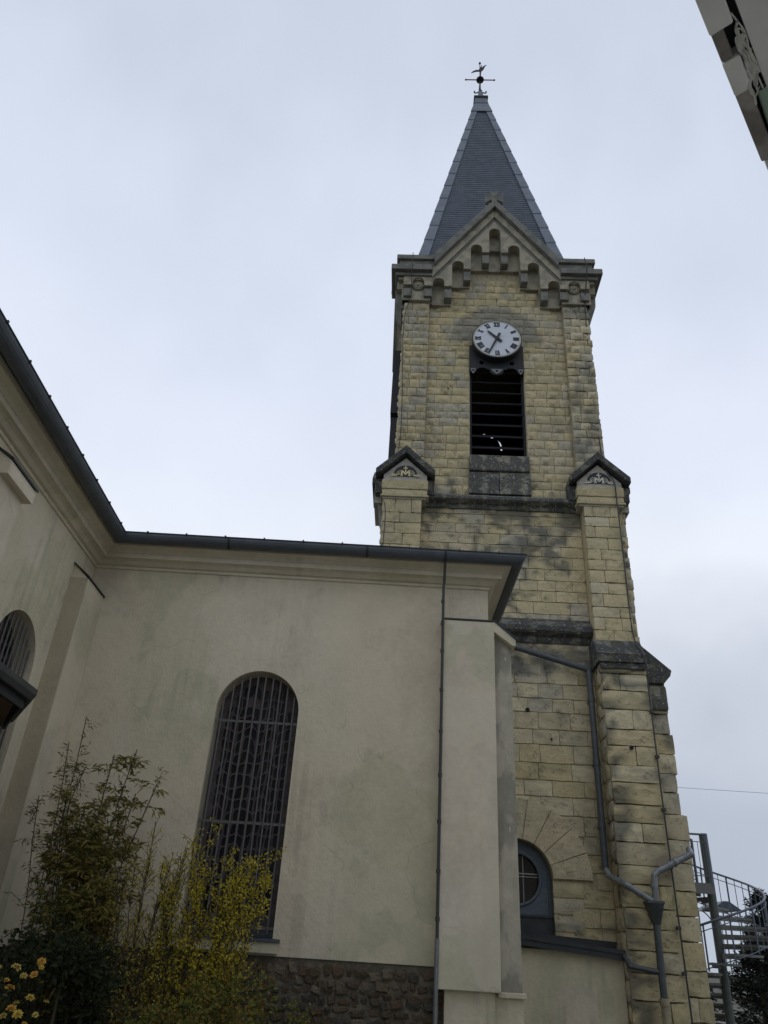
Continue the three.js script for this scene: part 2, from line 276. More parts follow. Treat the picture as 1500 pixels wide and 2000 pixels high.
// barred windows
const glassTones = [[0.008, 0.007, 0.008], [0.014, 0.008, 0.01], [0.007, 0.01, 0.011], [0.014, 0.01, 0.007], [0.009, 0.008, 0.015]].map((c) => new THREE.MeshPhysicalMaterial({ color: rgb(...c), roughness: 0.35, specularIntensity: 0.35 }));
M.leading = std({ map: tex(256, 0.6, (u, v) => mul3([0.085, 0.07, 0.07], 0.6 + 0.8 * fbm(u, v, 10, 12, 4, 871))), roughness: 0.85 });
function barredWindow(w, cols, parent, toWorld) {
  const grp = new THREE.Group(); grp.name = numbered('window'); parent.add(grp); offs.set(grp, offOf(parent));
  const put = (n, g, m) => { const a = (Array.isArray(g) ? g : [g]).map(clean); return obj(n, a.map((k) => toWorld(k)), m, grp); };
  const { cx, r, y0, sp } = w, inside = (x, y) => Math.abs(x - cx) < r - 0.02 && (y < sp || Math.hypot(x - cx, y - sp) < r - 0.02) && y > y0 + 0.09;
  const rows = Math.round((sp + r - y0) / 0.17), vx = [], holes = [];
  for (let j = 0; j <= rows; j++) { vx.push([]); for (let i = 0; i <= cols; i++) vx[j].push([cx - r + 2 * r * (i + (i && i < cols ? rr(-0.22, 0.22) : 0)) / cols, y0 + 0.09 + (sp + r - y0 - 0.1) * (j + rr(-0.3, 0.3) + ((i * 7) % 3 - 1) * 0.22) / rows]); }
  for (let j = 0; j < rows; j++) for (let i = 0; i < cols; i++) {
    const c4 = [vx[j][i], vx[j][i + 1], vx[j + 1][i + 1], vx[j + 1][i]]; if (!c4.every(([x, y]) => inside(x * 0.98 + cx * 0.02, y))) continue;
    const mx = (c4[0][0] + c4[1][0] + c4[2][0] + c4[3][0]) / 4, my = (c4[0][1] + c4[1][1] + c4[2][1] + c4[3][1]) / 4, q = [];
    for (let k = 0; k < 4; k++) { const a = c4[k], b = c4[(k + 1) % 4]; for (const t of [0.18, 0.82]) q.push([mx + (lerp(a[0], b[0], t) - mx) * 0.76, my + (lerp(a[1], b[1], t) - my) * 0.86]); }
    if (rnd() < 0.04) continue; holes.push(q);
  }
  put('leading', poly(arch(cx, y0 + 0.06, sp, r - 0.005, 28), -0.345, -0.3, holes.map(rev)), M.leading);
  for (const h of holes) { const g = poly(h, -0.343, -0.318); g.rotateX(0); put('pane', g, pick(glassTones)); }
  put('backing', poly(arch(cx, y0, sp, r - 0.004, 28), -0.349, -0.346), M.black);
  const zb = -0.075;
  for (let i = 0; i < 10; i++) { const x = cx - r + 2 * r * (i + 0.75) / 10.5, top = sp + Math.sqrt(Math.max(0, r * r - (x - cx) ** 2)) - 0.035 - rr(0, 0.03); put('bar', move(new THREE.CylinderGeometry(0.0125, 0.0125, top - y0 - 0.04, 7), x, (top + y0 + 0.04) / 2, zb + 0.0125), M.barIron); }
  for (const y of [4.36, 2.98, 1.73]) put('cross_bar', box(cx - r - 0.005, cx + r + 0.005, y - 0.016, y + 0.016, zb - 0.012, zb - 0.002), M.barIron);
  put('sill', [poly([[cx - r - 0.1, y0 - 0.04], [cx + r + 0.1, y0 - 0.04], [cx + r + 0.1, y0 - 0.005], [cx + r, y0 + 0.0], [cx - r, y0 + 0.0], [cx - r - 0.1, y0 - 0.005]], -0.3, 0.1), box(cx - r, cx + r, y0, y0 + 0.07, -0.3, -0.12, 0.01)], M.zinc);
  put('sill_block', box(cx - r - 0.08, cx + r + 0.08, y0 - 0.17, y0 - 0.042, 0.001, 0.075, 0.012), M.plaster2);
  return grp;
}
barredWindow(WIN, 12, church, (g) => move(g, 0, 0, FZ));
barredWindow(WINL, 12, church, (g) => { g.rotateY(Math.PI / 2); return move(g, WX0, 0, 0); });
{ // rubble plinth under the render
  const pl = obj('plinth_wall', [box(WX0, 0.96, 0, 1.428, FZ - WT, FZ - 0.02), box(WX0 - 0.01, WX0 + 0.02, 0, 1.428, FZ - 0.02, -8.2)], M.rubbleMortar, church);
  const geos = []; for (let k = 0; k < 6; k++) { const g = new THREE.IcosahedronGeometry(0.5, 1), p = g.attributes.position; for (let i = 0; i < p.count; i++) { const x = p.getX(i), y = p.getY(i), z = p.getZ(i), f = 0.82 + 0.36 * hash(Math.round((x + 1) * 50) + k * 911, Math.round((y + 1) * 50), Math.round((z + 1) * 50)); const bx = (t) => Math.sign(t) * Math.pow(Math.abs(t * 2), 0.62) * 0.5; p.setXYZ(i, bx(x) * f, bx(y) * f, bx(z) * f); } g.computeVertexNormals(); geos.push(metreUV(clean(g))); }
  const rub = [[0.24, 0.2, 0.15], [0.3, 0.25, 0.18], [0.2, 0.16, 0.11], [0.27, 0.2, 0.15], [0.36, 0.31, 0.24], [0.16, 0.15, 0.13], [0.25, 0.17, 0.12]].map((c) => std({ map: stoneGrey, color: rgb(c[0] * 1.05, c[1] * 1.0, c[2] * 0.95), bumpMap: sbump, bumpScale: 0.03, roughness: 1 }));
  for (let y = 0.62; y < 1.33;) {
    const h = rr(0.07, 0.13);
    for (let x = -4.6 + rr(0, 0.2); x < 0.9;) { const w = rr(0.07, 0.21), hh = h * rr(0.75, 1.15);
      const s = new THREE.Mesh(pick(geos), pick(rub)); s.name = numbered('stone'); s.castShadow = s.receiveShadow = true; s.position.set(x + w / 2 + 1.6, y + h / 2 + rr(-0.025, 0.025), -0.02 + rr(-0.03, 0.012)); s.rotation.z = rr(-0.25, 0.25); s.scale.set(w * 0.98, Math.min(hh, (1.39 - y) * 1.02), 0.085); pl.add(s); x += w + rr(0.005, 0.03); }
    y += h + 0.012;
  }
}

// ------------------------------------------------------------------ porch at the left edge
{
  const p = thing('porch_roof', 'corner of a low dark zinc porch roof jutting from the left church wall', 'porch roof', [-4.3, 0, -7.5]);
  const out = [[WX0 + 0.02, -4.5], [-4.1, -4.5], [-4.1, -8.45], [WX0 + 0.02, -9.55]];
  const flat = (pts, y0, y1) => { const g = poly(pts.map(([x, z]) => [x, -z]).reverse(), y0, y1); g.rotateX(-Math.PI / 2); return g; };
  obj('soffit', flat(out.map(([x, z]) => [x - (x > -4.2 ? 0.07 : 0), z + 0.03]), 3.72, 3.76), std({ map: dirtMap, color: rgb(0.35, 0.22, 0.13), roughness: 0.8 }), p);
  obj('fascia', sweep([[-0.03, 3.7], [0.0, 3.7], [0.0, 3.93], [-0.03, 3.93]].map(([a, y]) => [-a - 0.03, y]).reverse(), out.slice().reverse()), M.darkZinc, p);
  obj('gutter', sweep([[0.012, 3.86], [0.05, 3.8], [0.1, 3.8], [0.13, 3.86], [0.13, 3.925], [0.012, 3.925]].map(([a, y]) => [-a, y]).reverse(), out.slice(1).reverse()), M.midZinc, p);
  const rf = new THREE.BufferGeometry(); const c = [];
  const q = (...v) => { for (const k of [0, 1, 2, 0, 2, 3]) c.push(...v[k]); };
  q([-4.1, 3.94, -4.5], [-4.1, 3.94, -8.45], [WX0 + 0.02, 4.12, -9.0], [WX0 + 0.02, 4.12, -4.5]); q([-4.1, 3.94, -8.45], [WX0 + 0.02, 3.94, -9.55], [WX0 + 0.02, 4.12, -9.0], [WX0 + 0.02, 4.12, -9.0]);
  rf.setAttribute('position', new THREE.Float32BufferAttribute(c, 3)); obj('roof_sheet', rf, M.zinc, p);
  obj('wall', [box(WX0 + 0.01, -4.4, 0, 3.72, -8.2, -4.6)], M.plaster, p);
}

// ------------------------------------------------------------------ church tower
const TOW = V(2.63, 0, -16.01), TT = 1.9 * R;
const tower = thing('church_tower', 'tall yellow limestone bell tower with corner buttresses, louvred opening and slate spire', 'church tower', [TOW.x, 0, TOW.z], -TT);
offs.set(tower, zero);
const toWorld = (x, y, z) => V(TOW.x + x * Math.cos(TT) - z * Math.sin(TT), y, TOW.z + x * Math.sin(TT) + z * Math.cos(TT));
const SPECK_HOLES = [circle(0.13, 16.97, 0.055, 8), circle(0.39, 16.85, 0.055, 8), [[0.58, 16.76], [0.67, 16.68], [0.73, 16.5], [0.73, 16.3], [0.67, 16.3], [0.665, 16.5], [0.62, 16.63], [0.56, 16.71]]];  // openings added in the unseen back wall so bright specks show between louvres
const CZ = -2.54;                                              // middle of the tower in its own axes, z = 0 is the front wall
{ // cores behind the facing stones
  const OP = arch(0, 12.8, 16.6, 0.75, 16);
  obj('wall', [
    poly([[-2.0, 12.6], [2.0, 12.6], [2.0, 18.9], [0, 21.6], [-2.0, 18.9]], -0.5, -0.035, [rev(OP)]),
    box(-2.6, -1.95, 11.2, 19.3, -1.2, 0.1), box(1.95, 2.6, 11.2, 19.3, -1.2, 0.1),
    box(-2.6, -2.1, 11.2, 19.3, -5.1, -1.2), box(2.1, 2.6, 11.2, 19.3, -5.1, -1.2), poly([[-2.1, 12.75], [2.1, 12.75], [2.1, 19.3], [-2.1, 19.3]], -4.75, -4.7, SPECK_HOLES), box(-2.1, 2.1, 17.9, 18.2, -4.7, -0.5),
    poly([[-2.6, 0], [2.6, 0], [2.6, 12.599], [-2.6, 12.599]], -0.5, -0.035, [rev(arch(0.14, 1.8, 2.93, 0.69, 20))]), box(-2.6, 2.6, 0, 12.75, -5.2, -0.5),
    box(-2.85, -1.97, 0, 11.3, -5.35, -4.1), box(1.97, 2.85, 0, 11.3, -5.35, -4.1),
  ], M.mortar, tower);
  for (const s of [-1, 1]) { const b = (x0, x1, ...q) => box(...(s < 0 ? [-x1, -x0] : [x0, x1]), ...q); obj('buttress', [b(1.975, 2.8, 6.9, 11.35, -1.0, 0.31), b(1.985, 2.9, 0, 7.2, -1.0, 0.5)].concat(s > 0 ? [box(2.7, 2.9, 6.9, 11.3, -1, 0.12), box(2.8, 3.36, 0, 7.0, -1.1, 0.08)] : []), M.ashlar, tower); }
}
// facing stones
function stoneGeo(k, rough) {
  const nx = 4, ny = 3, pos = [], idx = [], uv = [];
  const H = (i, j, s) => hash(i + 17 * k, j + 31 * k, s);
  for (let j = 0; j <= ny; j++) for (let i = 0; i <= nx; i++) {
    const e = i === 0 || j === 0 || i === nx || j === ny;
    const x = -0.5 + i / nx + (e ? (i === 0 ? 1 : i === nx ? -1 : 0) * 0.025 * H(i, j, 1) : (H(i, j, 2) - 0.5) * 0.12), y = -0.5 + j / ny + (e ? (j === 0 ? 1 : j === ny ? -1 : 0) * 0.05 * H(i, j, 3) : (H(i, j, 4) - 0.5) * 0.15);
    pos.push(x, y, e ? -(rough ? 0.12 + 0.22 * H(i, j, 5) : 0.03 + 0.07 * H(i, j, 5)) : (rough ? 0.55 : 0.12) * (H(i, j, 6) - 0.25)); uv.push(k * 0.37 + (i / nx) * 0.4, k * 0.53 + (j / ny) * 0.28);
  }
  const W = nx + 1;
  for (let j = 0; j < ny; j++) for (let i = 0; i < nx; i++) { const a = j * W + i; if ((i + j + k) % 2) idx.push(a, a + 1, a + W + 1, a, a + W + 1, a + W); else idx.push(a, a + 1, a + W, a + 1, a + W + 1, a + W); }
  const ring = []; for (let i = 0; i <= nx; i++) ring.push(i); for (let j = 1; j <= ny; j++) ring.push(j * W + nx); for (let i = nx - 1; i >= 0; i--) ring.push(ny * W + i); for (let j = ny - 1; j > 0; j--) ring.push(j * W);
  const base = pos.length / 3; for (const r of ring) { pos.push(pos[r * 3], pos[r * 3 + 1], pos[r * 3 + 2]); uv.push(uv[r * 2], uv[r * 2 + 1]); } for (const r of ring) { pos.push(pos[r * 3], pos[r * 3 + 1], -1); uv.push(uv[r * 2] + 0.06, uv[r * 2 + 1] + 0.06); }
  const n = ring.length; for (let i = 0; i < n; i++) { const a = base + i, b = base + (i + 1) % n; idx.push(b, a, a + n, b, a + n, b + n); }
  const g = new THREE.BufferGeometry(); g.setAttribute('position', new THREE.Float32BufferAttribute(pos, 3)); g.setAttribute('uv', new THREE.Float32BufferAttribute(uv, 2)); g.setIndex(idx); g.computeVertexNormals(); return g;
}
const GEO = { rough: [], smooth: [] }; for (let k = 0; k < 7; k++) { GEO.rough.push(stoneGeo(k, true)); GEO.smooth.push(stoneGeo(k + 20, false)); }
const stones = [];
// A run of coursed stones on a face; turn 0 faces front, +1 faces right, -1 faces left
function courses(x0, x1, y0, y1, zf, o) {
  for (let y = y0, row = 0; y < y1 - 0.03; row++) {
    let h = o.ch * rr(0.86, 1.14); if (y1 - y - h < o.ch * 0.55) h = y1 - y;
    const jl = o.edge ? rr(-o.edge, o.edge) : 0, jr = o.edge ? rr(-o.edge, o.edge) : 0;
    for (let x = x0 - (o.jl ? jl : 0), end = x1 + (o.jr ? jr : 0), first = true; x < end - 0.02;) {
      let w = rr(...o.w); if (first && row % 2) w *= 0.6; first = false; if (end - x - w < o.w[0] * 0.5) w = end - x;
      const cx = x + w / 2, cy = y + h / 2;
      if (!o.skip || !o.skip(cx, cy, w, h)) stones.push({ x: cx, y: cy, z: zf + rr(-1, 1) * (o.zj ?? 0.008), w: w - (o.gap ?? 0.005) * rr(0.3, 1.4), h: h - (o.gap ?? 0.005) * rr(0.3, 1.4), d: o.d ?? 0.1, fam: o.fam ?? 'rough', tone: o.tone(cx, cy), turn: o.turn ?? 0, at: o.at });
      x += w;
    }
    y += h;
  }
}
const hidden = (x, y, z) => { const p = toWorld(x, y, z); return p.x < 1.35 && p.y < 7.0; };   // inside the chapel block
const nz = (x, y, s, f = 1) => fbm((x + 20) / 40, (y + 20) / 40, 40 * f, 40 * f, 3, s);
// belfry: recessed centre
const stepBottom = (x) => { const a = Math.abs(x); return a > 1.94 ? 18.15 : a > 1.36 ? 18.12 : a > 0.8 ? 18.88 : a > 0.22 ? 19.62 : 19.6; };
const belfryTone = (x, y) => { const r = Math.hypot(x, (y - 16.7) * 0.9); if (y > 16.75 && r < 1.36 + 0.12 * Math.sin(x * 9)) return 'grey'; const n = nz(x, y, 41), s = nz(x, y, 51, 3); if (y < 12.4 && s > 0.6) return 'grey'; return n > 0.66 ? 'patch' : s > 0.66 ? 'grey' : n < 0.3 ? 'warm' : 'clean'; };
for (const s of [-1, 1]) courses(s < 0 ? -1.96 : 0.76, s < 0 ? -0.76 : 1.96, 11.6, 16.62, 0, { ch: 0.262, w: [0.24, 0.52], tone: belfryTone, d: 0.075 });
courses(-1.96, 1.96, 16.62, 19.7, 0, { ch: 0.262, w: [0.24, 0.52], tone: belfryTone, d: 0.075, skip: (x, y, w, h) => y + h / 2 > stepBottom(x - w / 2 * Math.sign(x)) + 0.05 || y + h / 2 > stepBottom(x + w / 2 * Math.sign(x)) + 0.2 || Math.hypot(x, y - 16.6) < 0.82 });
// belfry: corner strips
const pilTone = (s) => (x, y) => { const n = nz(x * 2, y, 61 + s), t = nz(x, y, 71, 3); return s > 0 ? (n > 0.56 ? 'grey' : t > 0.55 ? 'warm' : t > 0.45 ? 'patch' : 'clean') : (n > 0.62 ? 'grey' : t > 0.58 ? 'warm' : 'clean'); };
courses(1.95, 2.69, 12.4, 18.15, 0.16, { ch: 0.262, w: [0.22, 0.46], tone: pilTone(1), d: 0.11, edge: 0.03, jr: true, zj: 0.02 });
courses(-2.69, -1.95, 12.4, 18.15, 0.15, { ch: 0.262, w: [0.22, 0.46], tone: pilTone(-1), d: 0.1, edge: 0.012, jl: true, zj: 0.01 });
// middle stage
const midTone = (x, y) => { const n = nz(x, y, 81, 2), m = nz(x, y, 91); if (y > 10.9 && m + n > 0.98) return 'grey'; if (x > -0.75 && x < 1.3 && y > 9.7 && n > 0.5) return y > 10.2 && n > 0.6 ? 'grey' : 'warm'; if (x < 0.35 && y < 9.2 && n > 0.42) return n > 0.58 ? 'grey' : 'warm'; if (y < 8.75 && n > 0.52) return 'grey'; return m > 0.62 ? 'patch' : n > 0.62 ? 'warm' : 'clean'; };
courses(-1.97, 1.97, 7.0, 11.2, 0.0, { ch: 0.29, w: [0.34, 0.85], tone: midTone, d: 0.06, fam: 'smooth', gap: 0.003, zj: 0.003, skip: (x, y) => hidden(x, y, 0) });
const butTone = (x, y) => { const n = nz(x, y, 101, 2); return n > 0.66 ? 'patch' : n < 0.3 ? 'warm' : 'clean'; };
for (const s of [-1, 1]) courses(s < 0 ? -2.93 : 1.97, s < 0 ? -1.97 : 2.82, 7.65, 11.2, 0.4, { ch: 0.29, w: [0.36, 0.6], tone: butTone, d: 0.12, fam: 'smooth', edge: 0.012, [s < 0 ? 'jl' : 'jr']: true, skip: (x, y) => hidden(x, y, 0.4) });
courses(2.8, 3.0, 7.3, 11.1, 0.2, { ch: 0.29, w: [0.3, 0.4], tone: () => pick(['warm', 'clean', 'grey']), d: 0.14, edge: 0.025, jr: true });
// lower stage
const lowTone = (x, y) => { const n = nz(x, y, 111, 2), m = nz(x, y, 121); if (y > 7.1) return n > 0.5 ? 'grey' : 'warm'; if (y > 6.2 && x < 1.2 && n > 0.5) return 'grey'; if (y < 2.3 && n > 0.55) return 'grey'; return m > 0.6 ? 'patch' : n > 0.55 ? 'warm' : 'clean'; };
const AC = [0.14, 2.93];
courses(-0.9, 1.97, 1.75, 7.78, 0.0, { ch: 0.34, w: [0.42, 0.72], tone: lowTone, d: 0.06, fam: 'smooth', gap: 0.003, zj: 0.003, skip: (x, y, w) => hidden(x, y, 0) || Math.hypot(x - AC[0], y - AC[1]) < 1.36 || (y < AC[1] && Math.abs(x - AC[0]) < 0.72 + w * 0.4) });
for (let y = 1.75; y < 2.9; y += 0.29) stones.push({ x: 0.82 + 0.3, y: y + 0.14, z: 0.0, w: 0.6, h: 0.278, d: 0.07, fam: 'rough', tone: pick(['clean', 'clean', 'warm', 'grey']), turn: 0 });
const lbTone = (x, y) => { const n = nz(x, y, 131, 3);  return n > 0.7 ? 'warm' : n > 0.52 ? 'patch' : 'clean'; };
courses(1.95, 2.94, 0.3, 7.12, 0.62, { ch: 0.37, w: [0.55, 1.3], tone: lbTone, d: 0.22, fam: 'smooth', gap: 0.005, edge: 0.025, jl: true, jr: true, zj: 0.02 });
courses(2.92, 3.4, 4.2, 6.9, 0.22, { ch: 0.4, w: [0.5, 0.6], tone: (x, y) => (nz(x, y, 141, 3) > 0.55 ? 'grey' : pick(['clean', 'grey', 'patch'])), d: 0.24, fam: 'smooth', gap: 0.004, edge: 0.05, jr: true, zj: 0.03 });
courses(2.92, 3.47, 0.3, 4.2, 0.26, { ch: 0.42, w: [0.5, 0.7], tone: (x, y) => pick(['clean', 'warm', 'patch']), d: 0.22, fam: 'smooth', gap: 0.004, edge: 0.02, jr: true, zj: 0.012 });
courses(-0.56, -0.02, 0.3, 7.1, -1.95, { ch: 0.37, w: [0.3, 0.5], turn: -1, d: 0.08, tone: () => pick(['clean', 'warm', 'grey']) });
// side faces (seen only from further to the side)
for (const s of [-1, 1]) { const S = { turn: s, d: 0.1, tone: () => pick(['clean', 'warm', 'patch', 'clean', 'grey']) };
  courses(0.85, 4.25, 12.5, 18.6, 2.62, { ...S, ch: 0.27, w: [0.3, 0.55] }); courses(-0.13, 0.85, 12.5, 18.2, 2.69, { ...S, ch: 0.27, w: [0.24, 0.5] }); courses(4.25, 5.2, 12.5, 18.2, 2.69, { ...S, ch: 0.27, w: [0.24, 0.5] });
  courses(0.95, 4.1, s > 0 ? 0.3 : 7, 11.5, 2.64, { ...S, ch: 0.33, w: [0.4, 0.8], fam: 'smooth' }); courses(-0.15, 0.95, 7.4, 11.2, s > 0 ? 3.0 : 2.93, { ...S, ch: 0.3, w: [0.3, 0.6] }); courses(4.1, 5.35, 0.3, 11.2, 2.9, { ...S, ch: 0.33, w: [0.4, 0.7] });
  if (s > 0) courses(-0.15, 1.05, 0.3, 7, 3.42, { ...S, ch: 0.4, w: [0.4, 0.6] }); }
{
  // black crust and grey lichen: patches that run on from stone to stone, below ledges, sills and the chapel roof
  const near = (d, a, b) => 1 - sstep(a, b, d);
  function crustAt(x, y, z) {
    const n = nz(x * 1.6, y, 151, 2), f = nz(x, y, 161, 6), m = nz(x, y, 171);
    let k = 0;
    if (y > 16.75) k = Math.max(k, 0.55 * near(Math.abs(Math.hypot(x, (y - 16.7) * 0.92) - 1.0), 0.3, 0.42));            // the grey relieving arch round the clock
    if (y > 7.8 && y < 11.25 && z < 0.3) { k = Math.max(k, (n * 0.6 + f * 0.6 > lerp(0.5, 0.72, sstep(0, 0.8, 11.2 - y)) ? 0.95 : 0), x > -0.75 && x < 1.25 ? sstep(0.5, 0.62, n * 0.55 + f * 0.35 + 0.12 * near(11.2 - y, 0.2, 2.2)) : 0, x < 0.6 ? sstep(0.5, 0.6, n * 0.5 + f * 0.4 + 0.16 * near(y - 7.8, 0.3, 2.6)) : 0, y < 8.6 ? sstep(0.55, 0.62, n * 0.5 + f * 0.5) : 0); }
    if (y > 11.5 && y < 12.5 && z < 0.3) k = Math.max(k, sstep(0.52, 0.62, n * 0.5 + f * 0.5) * (y < 12 ? 1 : 0.6));
    if (y < 7.8 && z < 0.3 && x < 1.97) k = Math.max(k, y > 7.0 ? sstep(0.44, 0.56, n * 0.5 + f * 0.5) : 0, y > 6.0 && x < 1.3 ? 0.8 * sstep(0.55, 0.62, n * 0.5 + f * 0.5) : 0, y < 2.15 ? 0.85 * sstep(0.5, 0.6, f) : 0, 0.35 * sstep(0.58, 0.68, n));
    if (y < 7.2 && z > 0.3) k = Math.max(k, x < 2.3 ? sstep(0.5, 0.58, f * 0.55 + n * 0.35 + 0.17 * near(x - 1.95, 0.05, 0.3)) : 0, y > 6.6 ? sstep(0.5, 0.58, f * 0.5 + n * 0.5) : 0, 0.6 * sstep(0.58, 0.68, n * 0.6 + f * 0.4));
    if (x > 2.9 && y < 7) k = Math.max(k, sstep(0.5, 0.62, n * 0.5 + f * 0.5) * (y > 4 ? 0.9 : 0.35));
    if (y > 12.4 && x > 1.9) k = Math.max(k, 0.65 * sstep(0.46, 0.62, n * 0.7 + f * 0.3));
    return Math.max(k, 0.35 * sstep(0.56, 0.7, n * 0.5 + m * 0.5), 0.28 * sstep(0.55, 0.7, f));
  }
  function weathered(s) {
    const g = s.geo.clone(), p = g.attributes.position, c = new Float32Array(p.count * 3), v = V();
    for (let i = 0; i < p.count; i++) { v.fromBufferAttribute(p, i).applyMatrix4(s.m); const k = s.turn ? 0.3 * nz(v.z, v.y, 181, 3) : crustAt(v.x, v.y, v.z); c[i * 3] = lerp(1, 0.37, k); c[i * 3 + 1] = lerp(1, 0.395, k); c[i * 3 + 2] = lerp(1, 0.46, k); }
    g.setAttribute('color', new THREE.BufferAttribute(c, 3)); return g;
  }
  const eye = V(0, 1.6, 0), fams = { rough: 0, smooth: 0 };
  for (const s of stones) {
    s.geo = GEO[s.fam][(fams[s.fam] += 1 + Math.floor(rnd() * 3)) % 7]; s.mat = pick(TONES[s.tone]);
    const p = s.turn ? toWorld(s.turn * s.z, s.y, -s.x) : toWorld(s.x, s.y, s.z), d = p.distanceTo(eye), up = Math.atan2(p.y - 1.6, Math.hypot(p.x, p.z));
    s.size = s.turn ? 0 : s.w * s.h * Math.cos(up) / (d * d);
    if (!s.turn && p.x < 1.75 && p.y < 7.7 + Math.max(0, (1.2 - p.x)) * 0.5 && p.y > 5.0) s.size *= 0.1;
    s.m = new THREE.Matrix4();
    if (s.turn) s.m.compose(V(s.turn * s.z, s.y, -s.x), new THREE.Quaternion().setFromAxisAngle(V(0, 1, 0), s.turn * Math.PI / 2), V(s.w, s.h, s.d)); else s.m.compose(V(s.x, s.y, s.z), new THREE.Quaternion(), V(s.w, s.h, s.d));
  }
  const order = stones.slice().sort((a, b) => b.size - a.size), rest = [];
  order.forEach((s, i) => { s.geo = weathered(s); if (i < 300) { const m = new THREE.Mesh(s.geo, s.mat); m.name = numbered('stone'); m.castShadow = m.receiveShadow = true; m.applyMatrix4(s.m); tower.add(m); } else rest.push(s); });
  const byMat = new Map(); for (const s of rest) { if (!byMat.has(s.mat)) byMat.set(s.mat, []); byMat.get(s.mat).push(s.geo.clone().applyMatrix4(s.m)); }
  const mats = [...byMat.keys()], g = mergeGeometries(mats.map((m) => mergeGeometries(byMat.get(m))), true), m = new THREE.Mesh(g, mats);
  m.name = 'stonework'; m.userData.kind = 'stuff'; m.castShadow = m.receiveShadow = true; tower.add(m);
  console.log('stones', stones.length);
}
// voussoirs round the low arched window
for (let k = 0; k < 9; k++) {
  const a0 = Math.PI * k / 9 + 0.005, a1 = Math.PI * (k + 1) / 9 - 0.005, ri = 0.69, ro = 1.46, p = [];
  for (let i = 0; i <= 3; i++) { const a = lerp(a0, a1, i / 3); p.push([AC[0] + ro * Math.cos(a), AC[1] + ro * Math.sin(a)]); } for (let i = 3; i >= 0; i--) { const a = lerp(a0, a1, i / 3); p.push([AC[0] + ri * Math.cos(a), AC[1] + ri * Math.sin(a)]); }
  obj('voussoir', poly(p, -0.3, 0.03 + rr(0, 0.012), [], 0.006), stoneMat(stoneClean, [0.66 + rr(-0.03, 0.03), 0.59, 0.41]), tower);
}
{ // blue-grey arched window with a round light
  const blue = std({ map: tex(256, 0.8, (u, v) => mul3([0.085, 0.11, 0.135], 0.75 + 0.5 * fbm(u, v, 6, 20, 4, 881))), roughness: 0.6 });
  const w = new THREE.Group(); w.name = 'round_window'; tower.add(w);
  const oc = circle(AC[0], 2.92, 0.46, 32);
  obj('frame', [poly(arch(AC[0], 2.28, 2.93, 0.68, 24), -0.26, -0.17, [rev(oc)])], blue, w);
  const rg = new THREE.TorusGeometry(0.47, 0.035, 8, 36); obj('moulding', [move(rg, AC[0], 2.92, -0.165), ...tube(arch(AC[0], 2.3, 2.93, 0.63, 20).slice(1).map(([x, y]) => [x, y, -0.165]), 0.022, 6)], blue, w);
  obj('pane', poly(circle(AC[0], 2.92, 0.46, 32), -0.25, -0.235), new THREE.MeshPhysicalMaterial({ color: rgb(0.012, 0.013, 0.014), roughness: 0.12 }), w);
  obj('glazing_bar', [box(AC[0] - 0.46, AC[0] + 0.46, 3.0, 3.022, -0.234, -0.22), box(AC[0] - 0.46, AC[0] + 0.46, 2.95, 2.965, -0.234, -0.22), box(AC[0] + 0.14, AC[0] + 0.155, 2.5, 3.35, -0.233, -0.221)], std({ color: rgb(0.3, 0.32, 0.3) }), w);
  obj('panel', [box(AC[0] - 0.68, AC[0] + 0.68, 1.8, 2.28, -0.26, -0.12), box(AC[0] - 0.68, AC[0] + 0.68, 2.255, 2.3, -0.26, -0.095, 0.008)], M.darkZinc, w);
}
// string courses and sloping sill
const strings = (y0, prof, x0, x1, m) => { const g = sweep(prof.map(([a, y]) => [a, y0 + y]), [[x0, -0.04], [x1, -0.04]]); return obj('string_course', g, m, tower); };
const sp1 = [[0, 0], [0.08, 0.0], [0.12, 0.05], [0.13, 0.1], [0.26, 0.13], [0.3, 0.16], [0.3, 0.24], [0.24, 0.27], [0.06, 0.42], [0, 0.42]];
for (let i = 0; i < 5; i++) strings(11.17, sp1.map(([a, y]) => [a + (i % 2) * 0.004, y]), -1.96 + i * 0.784 + 0.004, -1.96 + (i + 1) * 0.784, DARK[i % 2]);
for (let i = 0; i < 5; i++) strings(7.72, sp1.map(([a, y]) => [a, y * 1.4]), -1.96 + i * 0.784 + 0.004, -1.96 + (i + 1) * 0.784, M.crust);
const sillPart = obj('opening_sill', [poly([[-0.77, 12.3], [0.77, 12.3], [0.77, 12.78], [-0.77, 12.78]], -0.6, 0.1, [], 0.02)], DARK[1], tower);
obj('sill_stone', box(-0.785, -0.02, 11.62, 12.27, -0.2, 0.055, 0.012), DARK[0], sillPart); obj('sill_stone', box(-0.005, 0.79, 11.62, 12.27, -0.2, 0.065, 0.012), DARK[1], sillPart);
